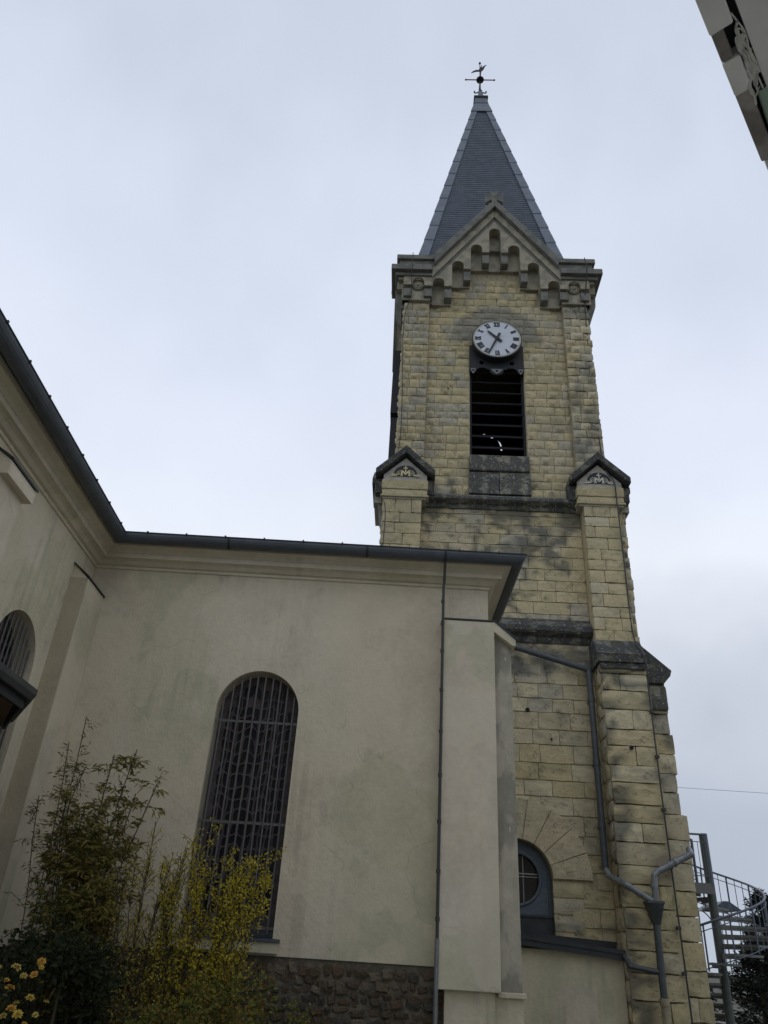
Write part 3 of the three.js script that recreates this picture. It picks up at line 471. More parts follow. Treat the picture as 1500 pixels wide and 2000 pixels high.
// buttress heads: little cross gables with carved tympana
function gablet(sx) {
  const g = new THREE.Group(); g.name = numbered('gablet'); tower.add(g); const cx = sx * 2.4;
  const pent = (h, b, t) => [[cx - h, b], [cx + h, b], [cx + h, 11.84], [cx, t], [cx - h, 11.84]];
  obj('gable_block', [poly(pent(0.54, 11.15, 12.36), -0.9, 0.42), box(Math.min(sx * 2.3, sx * 3.16), Math.max(sx * 2.3, sx * 3.16), 11.2, 11.95, -1.1, 0.1)], M.carvedPale, g);
  for (const [y0, y1, e, t] of [[11.42, 11.7, 0.035, 'clean'], [11.19, 11.27, 0.05, 'clean'], [11.27, 11.42, 0.015, 'patch']]) obj('moulded_stone', box(cx - 0.54 - e, cx + 0.54 + e, y0, y1 - 0.01, 0.2, 0.42 + e, 0.02), t === 'clean' ? M.ashlar : M.ashlar2, g);
  // roof slabs
  for (const s of [-1, 1]) {
    const p = [[cx + s * 0.74, 11.78], [cx + s * 0.74, 11.93], [cx, 12.66], [cx, 12.44], [cx + s * 0.6, 11.86]]; if (s > 0) p.reverse();
    obj('roof_slab', poly(p, -0.6, 0.58, [], 0.01), M.crust, g);
    obj('side_slab', box(...(s < 0 ? [cx - 0.74, cx - 0.56] : [cx + 0.56, cx + 0.74]), 11.38, 11.79, -0.3, 0.3), M.crust, g);
  }
  const sg = poly([[-0.62, 11.76], [0.62, 11.76], [0.62, 11.92], [0, 12.5], [-0.62, 11.92]], 0, 0.62); sg.rotateY(sx * Math.PI / 2); sg.translate(sx * 2.62, 0, -0.5); obj('side_gable_roof', sg, M.crust, g);
  const pr = [[0, 10.75], [0.06, 10.8], [0.14, 11.0], [0.2, 11.2], [0, 11.2]].map(([a, y]) => [sx * (2.88 + a), y]); if (sx < 0) pr.reverse(); obj('side_corbel', poly(pr, -0.9, 0.05), M.carvedDark, g);
  // carved monogram in its dark half-round recess
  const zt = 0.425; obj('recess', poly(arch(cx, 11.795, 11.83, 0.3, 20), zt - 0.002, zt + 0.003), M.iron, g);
  const bar = (x0, y0, x1, y1, t) => { const d = Math.hypot(x1 - x0, y1 - y0), b = new THREE.BoxGeometry(t, d, 0.03); b.rotateZ(-Math.atan2(x1 - x0, y1 - y0)); return move(b, cx + (x0 + x1) / 2, (y0 + y1) / 2, zt + 0.016); };
  const em = [bar(-0.1, 11.81, -0.085, 11.97, 0.036), bar(0.1, 11.81, 0.085, 11.97, 0.036), bar(-0.085, 11.965, 0, 11.84, 0.034), bar(0.085, 11.965, 0, 11.84, 0.034), bar(0, 11.9, 0, 12.09, 0.03), bar(-0.055, 12.03, 0.055, 12.03, 0.028), bar(-0.13, 11.815, -0.06, 11.815, 0.022), bar(0.06, 11.815, 0.13, 11.815, 0.022)];
  for (const s of [-1, 1]) for (let k = 0; k < 3; k++) { const t = new THREE.TorusGeometry(0.045 + k * 0.03, 0.009, 5, 10, 2.2); t.rotateZ(s > 0 ? -0.3 : Math.PI - 1.9); em.push(move(t, cx + s * 0.115, 11.84 + k * 0.012, zt + 0.016)); }
  for (const s of [-1, 1]) em.push(move(new THREE.TorusGeometry(0.035, 0.013, 5, 10), cx + s * 0.29, 11.83, zt + 0.012), bar(s * 0.2, 11.815, s * 0.36, 11.805, 0.022));
  obj('monogram', em, sx < 0 ? M.gold : M.emblemPale, g);
}
gablet(-1); gablet(1);
// lower buttress head
{
  const c = obj('buttress_cap', [(() => { const g = poly([[0.5, 7.12], [0.74, 7.12], [0.76, 7.3], [0.66, 7.36], [0.4, 7.72], [0, 7.72], [0, 7.12]], -2.92, -1.9); g.rotateY(-Math.PI / 2); return g; })()], M.crust, tower);
  obj('cap_corbel', [box(1.95, 2.9, 6.98, 7.125, 0.2, 0.69, 0.02)], M.crust, c);
  obj('side_cap', poly([[2.75, 6.82], [3.36, 6.82], [3.52, 7.0], [3.56, 7.12], [2.95, 7.68], [2.75, 7.68]], -1.05, 0.33, [], 0.015), M.crust, c);
  obj('side_corbel', box(2.9, 3.42, 6.25, 6.8, -1, 0.28, 0.06), DARK[1], c);
}
{ // Lombard band, raking cornice, corner blocks: the front in detail, the other three faces alike
  const NX = [-2.3, -1.7, -1.13, -0.57, 0, 0.57, 1.13, 1.7, 2.3], TOP = [18.92, 18.92, 19.67, 20.42, 21.17, 20.42, 19.67, 18.92, 18.92], HW = 0.175;
  const L0 = (x) => 22.32 - 1.38 * Math.abs(x), L1 = (x) => 21.93 - 1.44 * Math.abs(x), L2 = (x) => 21.5 - 1.44 * Math.abs(x);
    // outline from the left foot along the bottom to the right foot, then back over the rake
  const bottom = [[-2.74, 18.62]];
  NX.forEach((c, k) => {
    const sp = TOP[k] - HW, n = 10; bottom.push([c - HW, bottom[bottom.length - 1][1]]);
    for (let i = 0; i <= n; i++) { const a = Math.PI - Math.PI * i / n; bottom.push([c + HW * Math.cos(a), sp + HW * Math.sin(a)]); }
    const nextLow = k < 8 ? Math.min(TOP[k], TOP[k + 1]) - 0.33 : 18.62; bottom.push([c + HW, nextLow]);
  });
  bottom.push([2.74, 18.62]);
  const shape = bottom.concat([[2.74, 18.97], [1.9, 18.97], [1.86, L2(1.86) + 0.02], [0, L2(0) + 0.02], [-1.86, L2(1.86) + 0.02], [-1.9, 18.97], [-2.74, 18.97]]);
  function face(turn, detail) {
    const g = new THREE.Group(); g.name = numbered('gable'); tower.add(g); g.position.set(0, 0, CZ); g.rotation.y = turn; const F = -CZ;        // F: the wall plane in the face's own axes
    const P = (n, q, m) => obj(n, (Array.isArray(q) ? q : [q]).map((k) => move(k, 0, 0, F)), m, g);
    P('gable_wall', poly([[-2.0, 18.3], [2.0, 18.3], [2.0, 18.9], [0, 21.6], [-2.0, 18.9]], -0.4, -0.06), M.carved);
    if (!detail) P('wall_panel', [box(-2.74, 2.74, 18.15, 18.97, 0, 0.2)], M.carved);
    P('arcade_band', poly(shape, 0.02, 0.4), M.carved);
    if (detail) NX.forEach((c, k) => {
      const rose = k === 0 || k === 8, b = rose ? 18.17 : TOP[k] - (k === 4 ? 1.55 : 0.8), out = c < -0.1 ? 1 : c > 0.1 ? -1 : 0;
      const x0 = rose ? c - 0.42 * (k ? 1 : 1) : out >= 0 ? c - HW - 0.004 : c - HW - 0.2, x1 = rose ? c + 0.42 : out > 0 ? c + HW + 0.2 : c + HW + 0.004;
      P('niche_back', box(clamp(x0, -2.72, 9), Math.min(x1, 2.72), b, TOP[k] + 0.03, -0.06, k === 4 ? 0.06 : 0.085 + (k % 2) * 0.003), M.carved);
      if (k === 4) P('niche_sill', box(c - HW, c + HW, TOP[k] - 0.82, TOP[k] - 0.76, 0.1, 0.22), M.carvedDark);
      const legs = rose ? [[c - 0.44, c - HW], [c + HW, c + 0.42 - (k === 8 ? 0 : 0.0)]] : out > 0 ? [[c + HW, NX[k + 1] - HW]] : out < 0 ? [[NX[k - 1] + HW, c - HW]] : [];
      for (const [a, e] of legs) { const y1 = TOP[k] - 0.33 - (k === 4 ? 0.4 : 0), w = Math.min(e - a, 0.25), m = (a + e) / 2; P('corbel', [box(m - w / 2, m + w / 2, b + 0.06, y1 - 0.035, 0.05, 0.33, 0.02), box(m - w / 2 + 0.03, m + w / 2 - 0.03, y1 - 0.04, y1 + 0.01, 0.05, 0.22)], M.carvedDark); }
      if (rose) { const r = []; for (let i = 0; i < 8; i++) { const s = new THREE.SphereGeometry(0.048, 7, 5); s.scale(1, 1, 0.5); r.push(move(s, c + 0.085 * Math.cos(i * Math.PI / 4), 18.7 + 0.085 * Math.sin(i * Math.PI / 4), 0.29)); } r.push(move(new THREE.SphereGeometry(0.045, 8, 6), c, 18.7, 0.3), move(new THREE.TorusGeometry(0.15, 0.02, 6, 18), c, 18.7, 0.28)); P('rosette_shade_disc', move(new THREE.CylinderGeometry(HW - 0.004, HW - 0.004, 0.05, 20).rotateX(Math.PI / 2), c, 18.74, 0.25), M.sootShade); P('rosette', r, M.carved); }  // dark disc paints the shade and dirt of a deep recess
    });
    const rake = (A, B, x0, z1, m, n) => { for (const s of [-1, 1]) { const p = [[0, A(0)], [0, B(0)], [s * x0, B(x0)], [s * x0, A(x0)]]; if (s < 0) p.reverse(); P(n, poly(p.reverse(), -0.35, z1 + 0.05, [], 0.012), m); } };
    rake(L0, (x) => L1(x) + 0.06, 1.84, 0.56, M.carvedDark, 'raking_coping'); rake((x) => L1(x) + 0.055, (x) => L2(x) + 0.14, 1.9, 0.42, M.carved, 'raking_moulding'); rake((x) => L2(x) + 0.135, L2, 1.93, 0.36, M.carvedDark, 'raking_fillet');
    // little roof running back into the spire
    const rp = [[-1.75, 19.85], [1.75, 19.85], [0, 22.2]]; P('gable_roof', poly(rp, -1.9, -0.34), M.slate);
    if (detail || Math.abs(turn) < 2) { const cr = [[-0.09, 22.1], [0.09, 22.1], [0.08, 22.42], [0.27, 22.3], [0.29, 22.72], [0.09, 22.6], [0.13, 22.88], [-0.13, 22.88], [-0.09, 22.6], [-0.29, 22.72], [-0.27, 22.3], [-0.08, 22.42]]; const f = P('gable_cross', [poly(cr, 0.3, 0.5, [], 0.02), move(new THREE.TorusGeometry(0.25, 0.055, 6, 20), 0, 22.5, 0.4), box(-0.3, -0.1, 22.0, 22.25, 0.28, 0.44, 0.03), box(0.1, 0.3, 22.0, 22.25, 0.28, 0.44, 0.03)], M.carvedDark); offs.set(f, zero); }
  }
  face(0, true); face(Math.PI / 2, false); face(-Math.PI / 2, false); face(Math.PI, false);
  for (const sx of [-1, 1]) for (const sz of [-1, 1]) {
    const cb = new THREE.Group(); cb.name = numbered('corner_cornice'); tower.add(cb);
    const L = (a, e, y0, y1, m, n, r = 0.02) => { const lim = (s) => (s > 0 ? [a, e] : [-e, -a]), [x0, x1] = lim(sx), [z0, z1] = lim(sz); obj(n, box(x0, x1, y0, y1, CZ + z0, CZ + z1, r), m, cb); };
    L(1.7, 2.98, 19.68, 19.86, M.carvedDark, 'top_slab'); L(1.75, 2.9, 19.28, 19.69, M.carvedDark, 'parapet'); L(1.9, 3.12, 19.07, 19.285, M.carvedDark, 'drip_moulding'); L(1.9, 3.0, 18.95, 19.075, M.carvedDark, 'cove'); L(1.93, 2.9, 18.87, 18.955, M.carved, 'fillet');
    L(1.93, 2.78, 18.15, 18.88, M.carved, 'block', 0.01);
  }
  // corbels on the flanks, seen in outline
  for (const s of [-1, 1]) obj('flank_corbel', poly((s < 0 ? rev : (q) => q)([[2.7, 17.98], [2.78, 18.0], [2.95, 18.25], [2.98, 18.7], [2.7, 18.7]].map(([x, y]) => [s * x, y])), -0.75, 0.05), M.carvedDark, tower);
}
{ // louvres in the belfry opening
  const louvre = std({ color: rgb(0.017, 0.018, 0.022), roughness: 0.8 });
  for (let i = 0; i < 11; i++) { const y = 12.95 + i * 0.375, b = new THREE.BoxGeometry(1.49, 0.028, 0.5); b.rotateX(42 * R); obj('louvre', move(b, 0, y, -0.34), louvre, tower); }
  obj('louvre_frame', [box(-0.75, -0.69, 12.78, 16.9, -0.5, -0.14), box(0.69, 0.75, 12.78, 16.9, -0.5, -0.14), box(-0.75, 0.75, 12.78, 12.9, -0.5, -0.1)], louvre, tower);
  obj('belfry_lining', [box(-2.09, 2.09, 12.76, 12.8, -4.69, -0.51), box(-2.09, -2.06, 12.8, 17.9, -4.69, -0.51), box(2.06, 2.09, 12.8, 17.9, -4.69, -0.51), poly([[-2.06, 12.8], [2.06, 12.8], [2.06, 17.9], [-2.06, 17.9]], -4.695, -4.66, SPECK_HOLES)], M.black, tower);
  // shutter frame on the left flank, edge on
  obj('flank_shutter', [box(-3.0, -2.66, 15.6, 18.1, -3.3, -1.9)], M.iron, tower); obj('flank_clock_drum', [box(-2.98, -2.66, 13.4, 15.5, -3.1, -2.0)], M.iron, tower);
  // scalloped metal valance under the clock
  const p = [[-0.76, 16.62], [-0.76, 15.66]]; const sc = (x, d, r) => { for (let i = 0; i <= 6; i++) { const a = Math.PI + Math.PI * i / 6; p.push([x + r * Math.cos(a), 15.74 + d * Math.sin(a)]); } };
  sc(-0.66, 0.14, 0.1); sc(-0.4, -0.06, 0.14); sc(0, 0.2, 0.2); sc(0.4, -0.06, 0.14); sc(0.66, 0.14, 0.1); p.push([0.76, 15.66], [0.76, 16.62]);
  const v = obj('valance', poly(p, -0.02, 0.03, [rev(circle(-0.42, 15.98, 0.07, 10)), rev(circle(0.42, 15.98, 0.07, 10)), rev(circle(0, 15.66, 0.045, 10))]), std({ color: rgb(0.022, 0.022, 0.025), roughness: 0.7 }), tower);
  for (const [x, w] of [[-0.66, 0.075], [0, 0.17], [0.66, 0.075]]) obj('pendant', poly([[x - w, 15.74], [x + w, 15.74], [x + w * 0.7, 15.66], [x + w * 0.35, 15.6], [x, 15.56], [x - w * 0.35, 15.6], [x - w * 0.7, 15.66]].reverse(), 0.03, 0.055, [circle(x, 15.67, 0.035, 10)]), std({ color: rgb(0.2, 0.2, 0.21), roughness: 0.6 }), v);
}
{ // slate spire
  const SX = -0.06, b = (y) => 2.385 - 0.1715 * (y - 19.8), y0 = 19.75, y1 = 31.6, rows = 84, pos = [];
  const q = (a, c, d, e) => { for (const k of [a, c, d, a, d, e]) pos.push(...k); };
  for (let r = 0; r < rows; r++) { const ya = lerp(y0, y1, r / rows), yb = lerp(y0, y1, (r + 1) / rows), ba = b(ya) + 0.009, bb = b(yb), bi = b(ya) - 0.01;
    for (let k = 0; k < 4; k++) { const c = Math.cos(k * Math.PI / 2), s = Math.sin(k * Math.PI / 2), t = (x, y, z) => [SX + x * c + z * s, y, CZ - x * s + z * c]; q(t(-ba, ya, ba), t(ba, ya, ba), t(bb, yb, bb), t(-bb, yb, bb)); q(t(-bi, ya, bi), t(bi, ya, bi), t(ba, ya, ba), t(-ba, ya, ba)); } }
  const g = new THREE.BufferGeometry(); g.setAttribute('position', new THREE.Float32BufferAttribute(pos, 3));
  const sp = obj('spire', g, M.slate, tower); 
  for (const sx of [-1, 1]) for (const sz of [1, -1]) for (let k = 0; k < 13; k++) {
    const ya = lerp(y0, y1, k / 13), yb = lerp(y0, y1, (k + 1) / 13) + 0.03, P = [], t = (y, e) => { const B = b(y), a = lerp(0.29, 0.19, (y - y0) / (y1 - y0)); return [[SX + sx * (B - a), y, CZ + sz * (B + e)], [SX + sx * (B + e), y, CZ + sz * (B + e)], [SX + sx * (B + e), y, CZ + sz * (B - a)], [SX + sx * (B - a), y, CZ + sz * (B - a)]]; };
    const A = t(ya, 0.05), B = t(yb, 0.035), qq = (a, c, d, e) => { for (const k2 of (sx * sz > 0 ? [a, c, d, a, d, e] : [a, d, c, a, e, d])) P.push(...k2); };
    for (let i = 0; i < 4; i++) { const j = (i + 1) % 4; qq(A[i], A[j], B[j], B[i]); } qq(A[3], A[2], A[1], A[0]); qq(B[0], B[1], B[2], B[3]);
    const hg = new THREE.BufferGeometry(); hg.setAttribute('position', new THREE.Float32BufferAttribute(P, 3)); obj('hip_flashing', hg, M.lead, sp);
  }
  const fr = (ra, rb, ya, yb) => { const c = new THREE.CylinderGeometry(rb * Math.SQRT2, ra * Math.SQRT2, yb - ya, 4, 1); c.rotateY(Math.PI / 4); return move(c, SX, (ya + yb) / 2, CZ); };
  obj('spire_cap', [fr(0.44, 0.29, 31.5, 32.3), fr(0.295, 0.25, 32.3, 32.78)].map((g2) => g2.toNonIndexed()).map((g2) => { g2.computeVertexNormals(); return g2; }), M.lead, sp);
  obj('cap_band', fr(0.3, 0.29, 32.76, 32.86), M.darkZinc, sp); obj('cap_seam', fr(0.305, 0.298, 32.29, 32.32), M.darkZinc, sp);
  const W = thing('weather_vane', 'dark iron weathercock on a rod with a thin cross bar, on top of the spire', 'weather vane', [0, 0, 0], 0);
  const base = toWorld(SX, 33.3, CZ); W.position.copy(base); W.rotation.y = -TT; offs.set(W, zero);
  obj('base', [move(new THREE.CylinderGeometry(0.1, 0.2, 0.75, 4).rotateY(Math.PI / 4), 0, -0.07, 0)], M.lead, W);
  obj('rod', [move(new THREE.CylinderGeometry(0.022, 0.03, 1.7, 8), 0, 1.1, 0), move(new THREE.ConeGeometry(0.1, 0.3, 8), 0, 0.44, 0), move(new THREE.CylinderGeometry(0.014, 0.02, 0.6, 8), 0, 2.2, 0)], M.iron, W);
  for (const s of [-1, 1]) obj('scroll', curveTube([[s * 0.1, 0.25, 0], [s * 0.2, 0.2, 0], [s * 0.26, 0.26, 0], [s * 0.24, 0.34, 0]], 0.028, 10), M.iron, W);
  obj('cross_bar', [...tube([[-0.62, 1.2, 0], [0.62, 1.2, 0]], 0.024, 8), ...tube([[0, 1.2, -0.62], [0, 1.2, 0.62]], 0.02, 8), ...[-0.62, 0.62].map((x) => move(new THREE.SphereGeometry(0.042, 8, 6), x, 1.2, 0))], std({ color: rgb(0.2, 0.02, 0.04), roughness: 0.6 }), W);
  obj('ring', move(new THREE.SphereGeometry(0.15, 14, 8).scale(1.15, 0.5, 1.15), 0, 1.2, 0), M.iron, W);
  obj('cockerel', poly([[-0.3, 1.62], [-0.24, 1.72], [-0.14, 1.8], [-0.04, 1.81], [0, 1.95], [0.03, 2.0], [0.06, 1.95], [0.14, 2.06], [0.23, 2.12], [0.17, 2.02], [0.13, 1.86], [0.08, 1.76], [0.02, 1.7], [-0.06, 1.72], [-0.15, 1.7]].reverse().map(([x, y]) => [x * 1.3, 1.72 + (y - 1.62) * 1.3]), -0.012, 0.012), M.iron, W);
  obj('arrow_tip', [move(new THREE.ConeGeometry(0.055, 0.13, 8), 0, 2.56, 0), move(new THREE.SphereGeometry(0.05, 8, 6), 0, 2.48, 0)], M.iron, W);
}
{ // pipes and cables on the tower
  const dp = obj('drainpipe', tube([[0.1, 7.57, 0.16], [0.35, 7.5, 0.2], [1.79, 7.06, 0.28], [1.79, 6.95, 0.28], [1.79, 3.12, 0.28]], 0.066, 12), M.pipeDark, tower);
  for (const y of [6.4, 5.1, 3.9]) obj('pipe_collar', [move(new THREE.CylinderGeometry(0.078, 0.078, 0.1, 12), 1.79, y, 0.28), box(1.76, 1.82, y - 0.02, y + 0.02, 0, 0.24)], M.pipeDark, dp);
  obj('pipe_elbow', tube([[1.79, 3.14, 0.28], [1.83, 3.0, 0.4], [2.02, 2.84, 0.78], [2.45, 2.6, 0.8]], 0.06, 12), M.pipeGrey, dp);
  const d2 = obj('branch_pipe', tube([[3.3, 3.52, 0.62], [3.26, 3.42, 0.8], [2.62, 3.1, 0.8], [2.54, 3.02, 0.8], [2.5, 2.5, 0.8]], 0.06, 12), M.pipeGrey, tower);
  obj('pipe_collar', move(new THREE.CylinderGeometry(0.07, 0.07, 0.09, 12).rotateZ(1.1), 2.95, 3.265, 0.8), M.pipeGrey, d2); obj('pipe_collar', move(new THREE.CylinderGeometry(0.072, 0.072, 0.08, 12), 2.515, 2.86, 0.8), M.pipeGrey, d2);
  obj('hopper', [move(new THREE.CylinderGeometry(0.2, 0.085, 0.34, 4).rotateY(Math.PI / 4), 2.48, 2.4, 0.8), box(2.33, 2.63, 2.56, 2.6, 0.65, 0.95)], M.pipeDark, d2);
  obj('lower_pipe', tube([[2.48, 2.3, 0.8], [2.47, 1.1, 0.8]], 0.062, 12), M.pipeDark, d2); obj('pipe_foot', [...tube([[2.47, 1.12, 0.8], [2.47, 0.0, 0.8]], 0.07, 12), move(new THREE.CylinderGeometry(0.085, 0.085, 0.1, 12), 2.47, 1.06, 0.8)], std({ map: stoneClean, color: rgb(0.42, 0.38, 0.26), roughness: 0.7 }), d2);
  obj('side_pipe', tube([[1.93, 1.72, 0.52], [1.97, 1.56, 0.72], [2.44, 1.5, 0.8]], 0.045, 10), M.pipeDark, d2);
  const c1 = obj('lightning_cable', curveTube([[2.62, 19.7, 0.6], [2.64, 19.2, 0.66], [2.6, 18.2, 0.25], [2.6, 13.0, 0.2], [2.63, 12.1, 0.46], [2.74, 11.9, 0.48], [2.76, 11.2, 0.5], [2.78, 9.5, 0.44], [2.8, 7.75, 0.45], [2.86, 7.2, 0.8], [2.9, 6.5, 0.68], [2.9, 4.2, 0.68], [2.92, 2.4, 0.68], [2.94, 0.2, 0.68]], 0.017, 120), M.cable, tower);
  for (const y of [6.1, 5.2, 4.2, 3.2, 2.2, 1.5]) obj('cable_clip', box(2.875, 2.945, y - 0.03, y + 0.03, 0.62, 0.7), M.cable, c1);
  obj('lightning_cable', curveTube([[-2.5, 19.8, 0.56], [-2.5, 19.1, 0.66], [-2.52, 18.2, 0.3], [-2.66, 17.5, 0.22], [-2.68, 12.4, 0.22], [-2.98, 12.0, 0.2], [-2.98, 11.3, 0.3], [-2.86, 10.9, 0.44], [-2.88, 9, 0.44], [-2.9, 7.8, 0.44]], 0.011, 90), M.cable, tower);
  obj('putlog_hole', [[0.47, 6.2, 0.012], [2.42, 5.35, 0.66], [0.95, 5.6, 0.012], [0.05, 18.45, 0.03], [-1.35, 15.0, 0.03]].map(([x, y, z], i) => move(new THREE.CylinderGeometry(i < 2 ? 0.045 : 0.022, i < 2 ? 0.045 : 0.022, 0.02, 10).rotateX(Math.PI / 2), x, y, z)), M.black, tower);
}
{ // low rendered lean-to wall with its gutter, between chapel and tower
  const a = obj('lean_to_wall', [box(-0.7, 1.95, 0, 1.74, 0.02, 0.34)], M.plaster, tower);
  const g = poly([[-0.5, 1.93], [1.98, 1.73], [1.98, 1.8], [-0.5, 2.0]], 0.02, 0.52); obj('lean_to_gutter', [g, poly([[-0.5, 1.83], [1.98, 1.64], [1.98, 1.73], [-0.5, 1.925]], 0.36, 0.5), poly([[-0.5, 2.0], [1.94, 1.81], [1.94, 1.93], [-0.5, 2.03]], 0.02, 0.09)], M.darkZinc, a);
}
{ // clock
  const p = toWorld(0, 16.67, 0.06), C = thing('tower_clock', 'round white tower clock with black Roman numerals, above the louvred belfry opening', 'clock', [p.x, p.y, p.z], -TT); offs.set(C, zero);
  const ink = std({ color: rgb(0.02, 0.023, 0.026), roughness: 0.6 });
  obj('drum', move(new THREE.CylinderGeometry(0.69, 0.69, 0.24, 48).rotateX(Math.PI / 2), 0, 0, 0.08), M.iron, C);
  obj('rim', [new THREE.TorusGeometry(0.685, 0.022, 8, 56).translate(0, 0, 0.2)], std({ color: rgb(0.06, 0.05, 0.035), roughness: 0.5 }), C);
  obj('dial', move(new THREE.CylinderGeometry(0.672, 0.672, 0.02, 56).rotateX(Math.PI / 2), 0, 0, 0.205), std({ map: tex(256, 1.4, (u, v) => mul3([0.66, 0.69, 0.74], 0.92 + 0.12 * fbm(u, v, 8, 8, 4, 891))), roughness: 0.45 }), C);
  obj('dial_edge', new THREE.TorusGeometry(0.645, 0.009, 6, 56).translate(0, 0, 0.214), std({ color: rgb(0.5, 0.42, 0.25), roughness: 0.5 }), C);
  const bar = (x0, y0, x1, y1, t) => { const d = Math.hypot(x1 - x0, y1 - y0), b = new THREE.BoxGeometry(t, d, 0.008); b.rotateZ(-Math.atan2(x1 - x0, y1 - y0)); return move(b, (x0 + x1) / 2, (y0 + y1) / 2, 0.22); };
  const glyph = { I: [0.045, (x) => [bar(x, -0.082, x, 0.082, 0.032)]], V: [0.085, (x) => [bar(x - 0.03, 0.082, x, -0.082, 0.034), bar(x + 0.03, 0.082, x, -0.082, 0.02)]], X: [0.09, (x) => [bar(x - 0.035, 0.082, x + 0.035, -0.082, 0.034), bar(x + 0.035, 0.082, x - 0.035, -0.082, 0.02)]] };
  ['XII', 'I', 'II', 'III', 'IIII', 'V', 'VI', 'VII', 'VIII', 'IX', 'X', 'XI'].forEach((n, k) => {
    const L = [], w = [...n].reduce((a, ch) => a + glyph[ch][0], 0); let x = -w / 2; for (const ch of n) { L.push(...glyph[ch][1](x + glyph[ch][0] / 2)); x += glyph[ch][0]; }
    if (w > 0.12) for (const y of [-0.071, 0.071]) L.push(bar(-w / 2 + 0.01, y, w / 2 - 0.01, y, 0.012));
    const a = -k * Math.PI / 6; for (const g of L) { g.translate(0, 0.535, 0); g.rotateZ(a); } obj('numeral', L, ink, C);
  });
  const hand = (len, tail, w, ang, z) => { const g = poly([[-w * 1.1, -tail], [w * 1.1, -tail], [w * 0.9, 0], [w * 0.7, len * 0.8], [0, len], [-w * 0.7, len * 0.8], [-w * 0.9, 0]], z, z + 0.012); g.rotateZ(-ang * R); return g; };
  obj('hour_hand', hand(0.4, 0.17, 0.042, 315, 0.235), ink, C); obj('minute_hand', hand(0.56, 0.2, 0.034, 203, 0.252), ink, C); obj('hub', move(new THREE.CylinderGeometry(0.05, 0.05, 0.04, 16).rotateX(Math.PI / 2), 0, 0, 0.25), ink, C);
}

// ------------------------------------------------------------------ neighbouring house whose eave hangs in at the upper right
{
  const H = thing('neighbouring_house', 'grey underside and broken fascia of a house eave with tangled cables, upper right corner', 'house', [1.42, 0, -2.0]);
  offs.set(H, zero); const e = Math.atan2(0.77, 0.64); H.rotation.y = e;    // own x runs along the eave
  const con = std({ map: tex(512, 1.2, (u, v) => mul3(mix3([0.34, 0.32, 0.31], [0.22, 0.2, 0.19], sstep(0.45, 0.6, fbm(u, v, 4, 5, 5, 901))), 0.75 + 0.5 * fbm(u, v, 18, 18, 4, 911))), bumpMap: plasterBump, bumpScale: 0.004, roughness: 0.9 });
  const pale = std({ map: tex(512, 1.4, (u, v) => mul3([0.76, 0.77, 0.76], 0.8 + 0.36 * fbm(u, v, 6, 9, 5, 921))), roughness: 0.85 });
  obj('soffit', box(0.05, 9, 6.03, 6.09, 0.165, 2.25), pale, H); obj('eave_slab', box(0.0, 9, 6.092, 6.3, 0.05, 2.25), con, H);
  const seg = (x0, x1, z0, z1, m, dy = 0) => obj('fascia_piece', box(x0, x1, 5.985 + dy, 6.28, z0, z1, 0.012), m, H);
  seg(-0.03, 0.24, 0.0, 0.125, pale); seg(0.24, 0.43, 0.006, 0.07, con, 0.015); seg(0.43, 0.66, 0.004, 0.1, pale); seg(0.66, 1.19, 0.006, 0.09, con, 0.012); seg(1.19, 4, 0.02, 0.11, pale); seg(4.005, 9, 0, 0.1, con);
  obj('gap_backing', box(0.1, 9, 6.087, 6.0915, 0.02, 0.16), M.black, H);
  const rag = std({ color: rgb(0.6, 0.6, 0.58), roughness: 0.8 });
  const strand = (x0, x1, r, n) => { const p = []; let z = rr(0.1, 0.14); for (let i = 0; i <= n; i++) { z = clamp(z + rr(-0.022, 0.022), 0.085, 0.155); p.push([lerp(x0, x1, i / n) + rr(-0.012, 0.012), 6.01 + rr(-0.02, 0.025), z]); } return curveTube(p, r, n * 6, 6); };
  obj('cable_bundle', [strand(0.2, 0.72, 0.005, 9), strand(0.24, 0.6, 0.008, 6), strand(0.3, 0.7, 0.006, 8), strand(0.42, 0.78, 0.009, 6), strand(0.28, 0.5, 0.004, 7), curveTube([[0.6, 6.0, 0.1], [0.66, 5.97, 0.085], [0.72, 5.99, 0.1], [0.7, 6.02, 0.13]], 0.005, 30)], rag, H);
  { const g = new THREE.PlaneGeometry(0.34, 0.055, 24, 6), p = g.attributes.position; for (let i = 0; i < p.count; i++) { const x = p.getX(i), y = p.getY(i); p.setXYZ(i, x + 0.5, 6.0 + 0.014 * Math.sin(x * 60 + y * 90) + rr(-0.005, 0.005), 0.125 + y * (0.7 + 0.3 * Math.sin(x * 31)) + 0.01 * Math.sin(x * 23)); } g.computeVertexNormals(); const g2 = g.clone(); g2.translate(0, 0.004, 0); obj('torn_cloth', [g, g2], rag, H); }
  obj('rolled_cloth', [curveTube([[0.71, 6.02, 0.14], [0.9, 6.01, 0.135], [1.2, 6.02, 0.13], [2.2, 6.02, 0.13]], 0.028, 40, 8)], std({ color: rgb(0.3, 0.38, 0.34), roughness: 0.75 }), H);
  obj('hanging_loop', curveTube([[1.1, 6.04, 0.08], [1.17, 5.985, 0.07], [1.23, 5.99, 0.1], [1.2, 6.03, 0.13]], 0.006, 30), M.cable, H);
  obj('wall', box(0.8, 8.5, 0, 6.02, 2.0, 7), M.plaster2, H);
  obj('roof', (() => { const g = poly([[-7.2, 6.303], [-0.08, 6.303], [-3.6, 8.6]], 0.05, 8.9); g.rotateY(Math.PI / 2); return g; })(), M.slate, H);
}

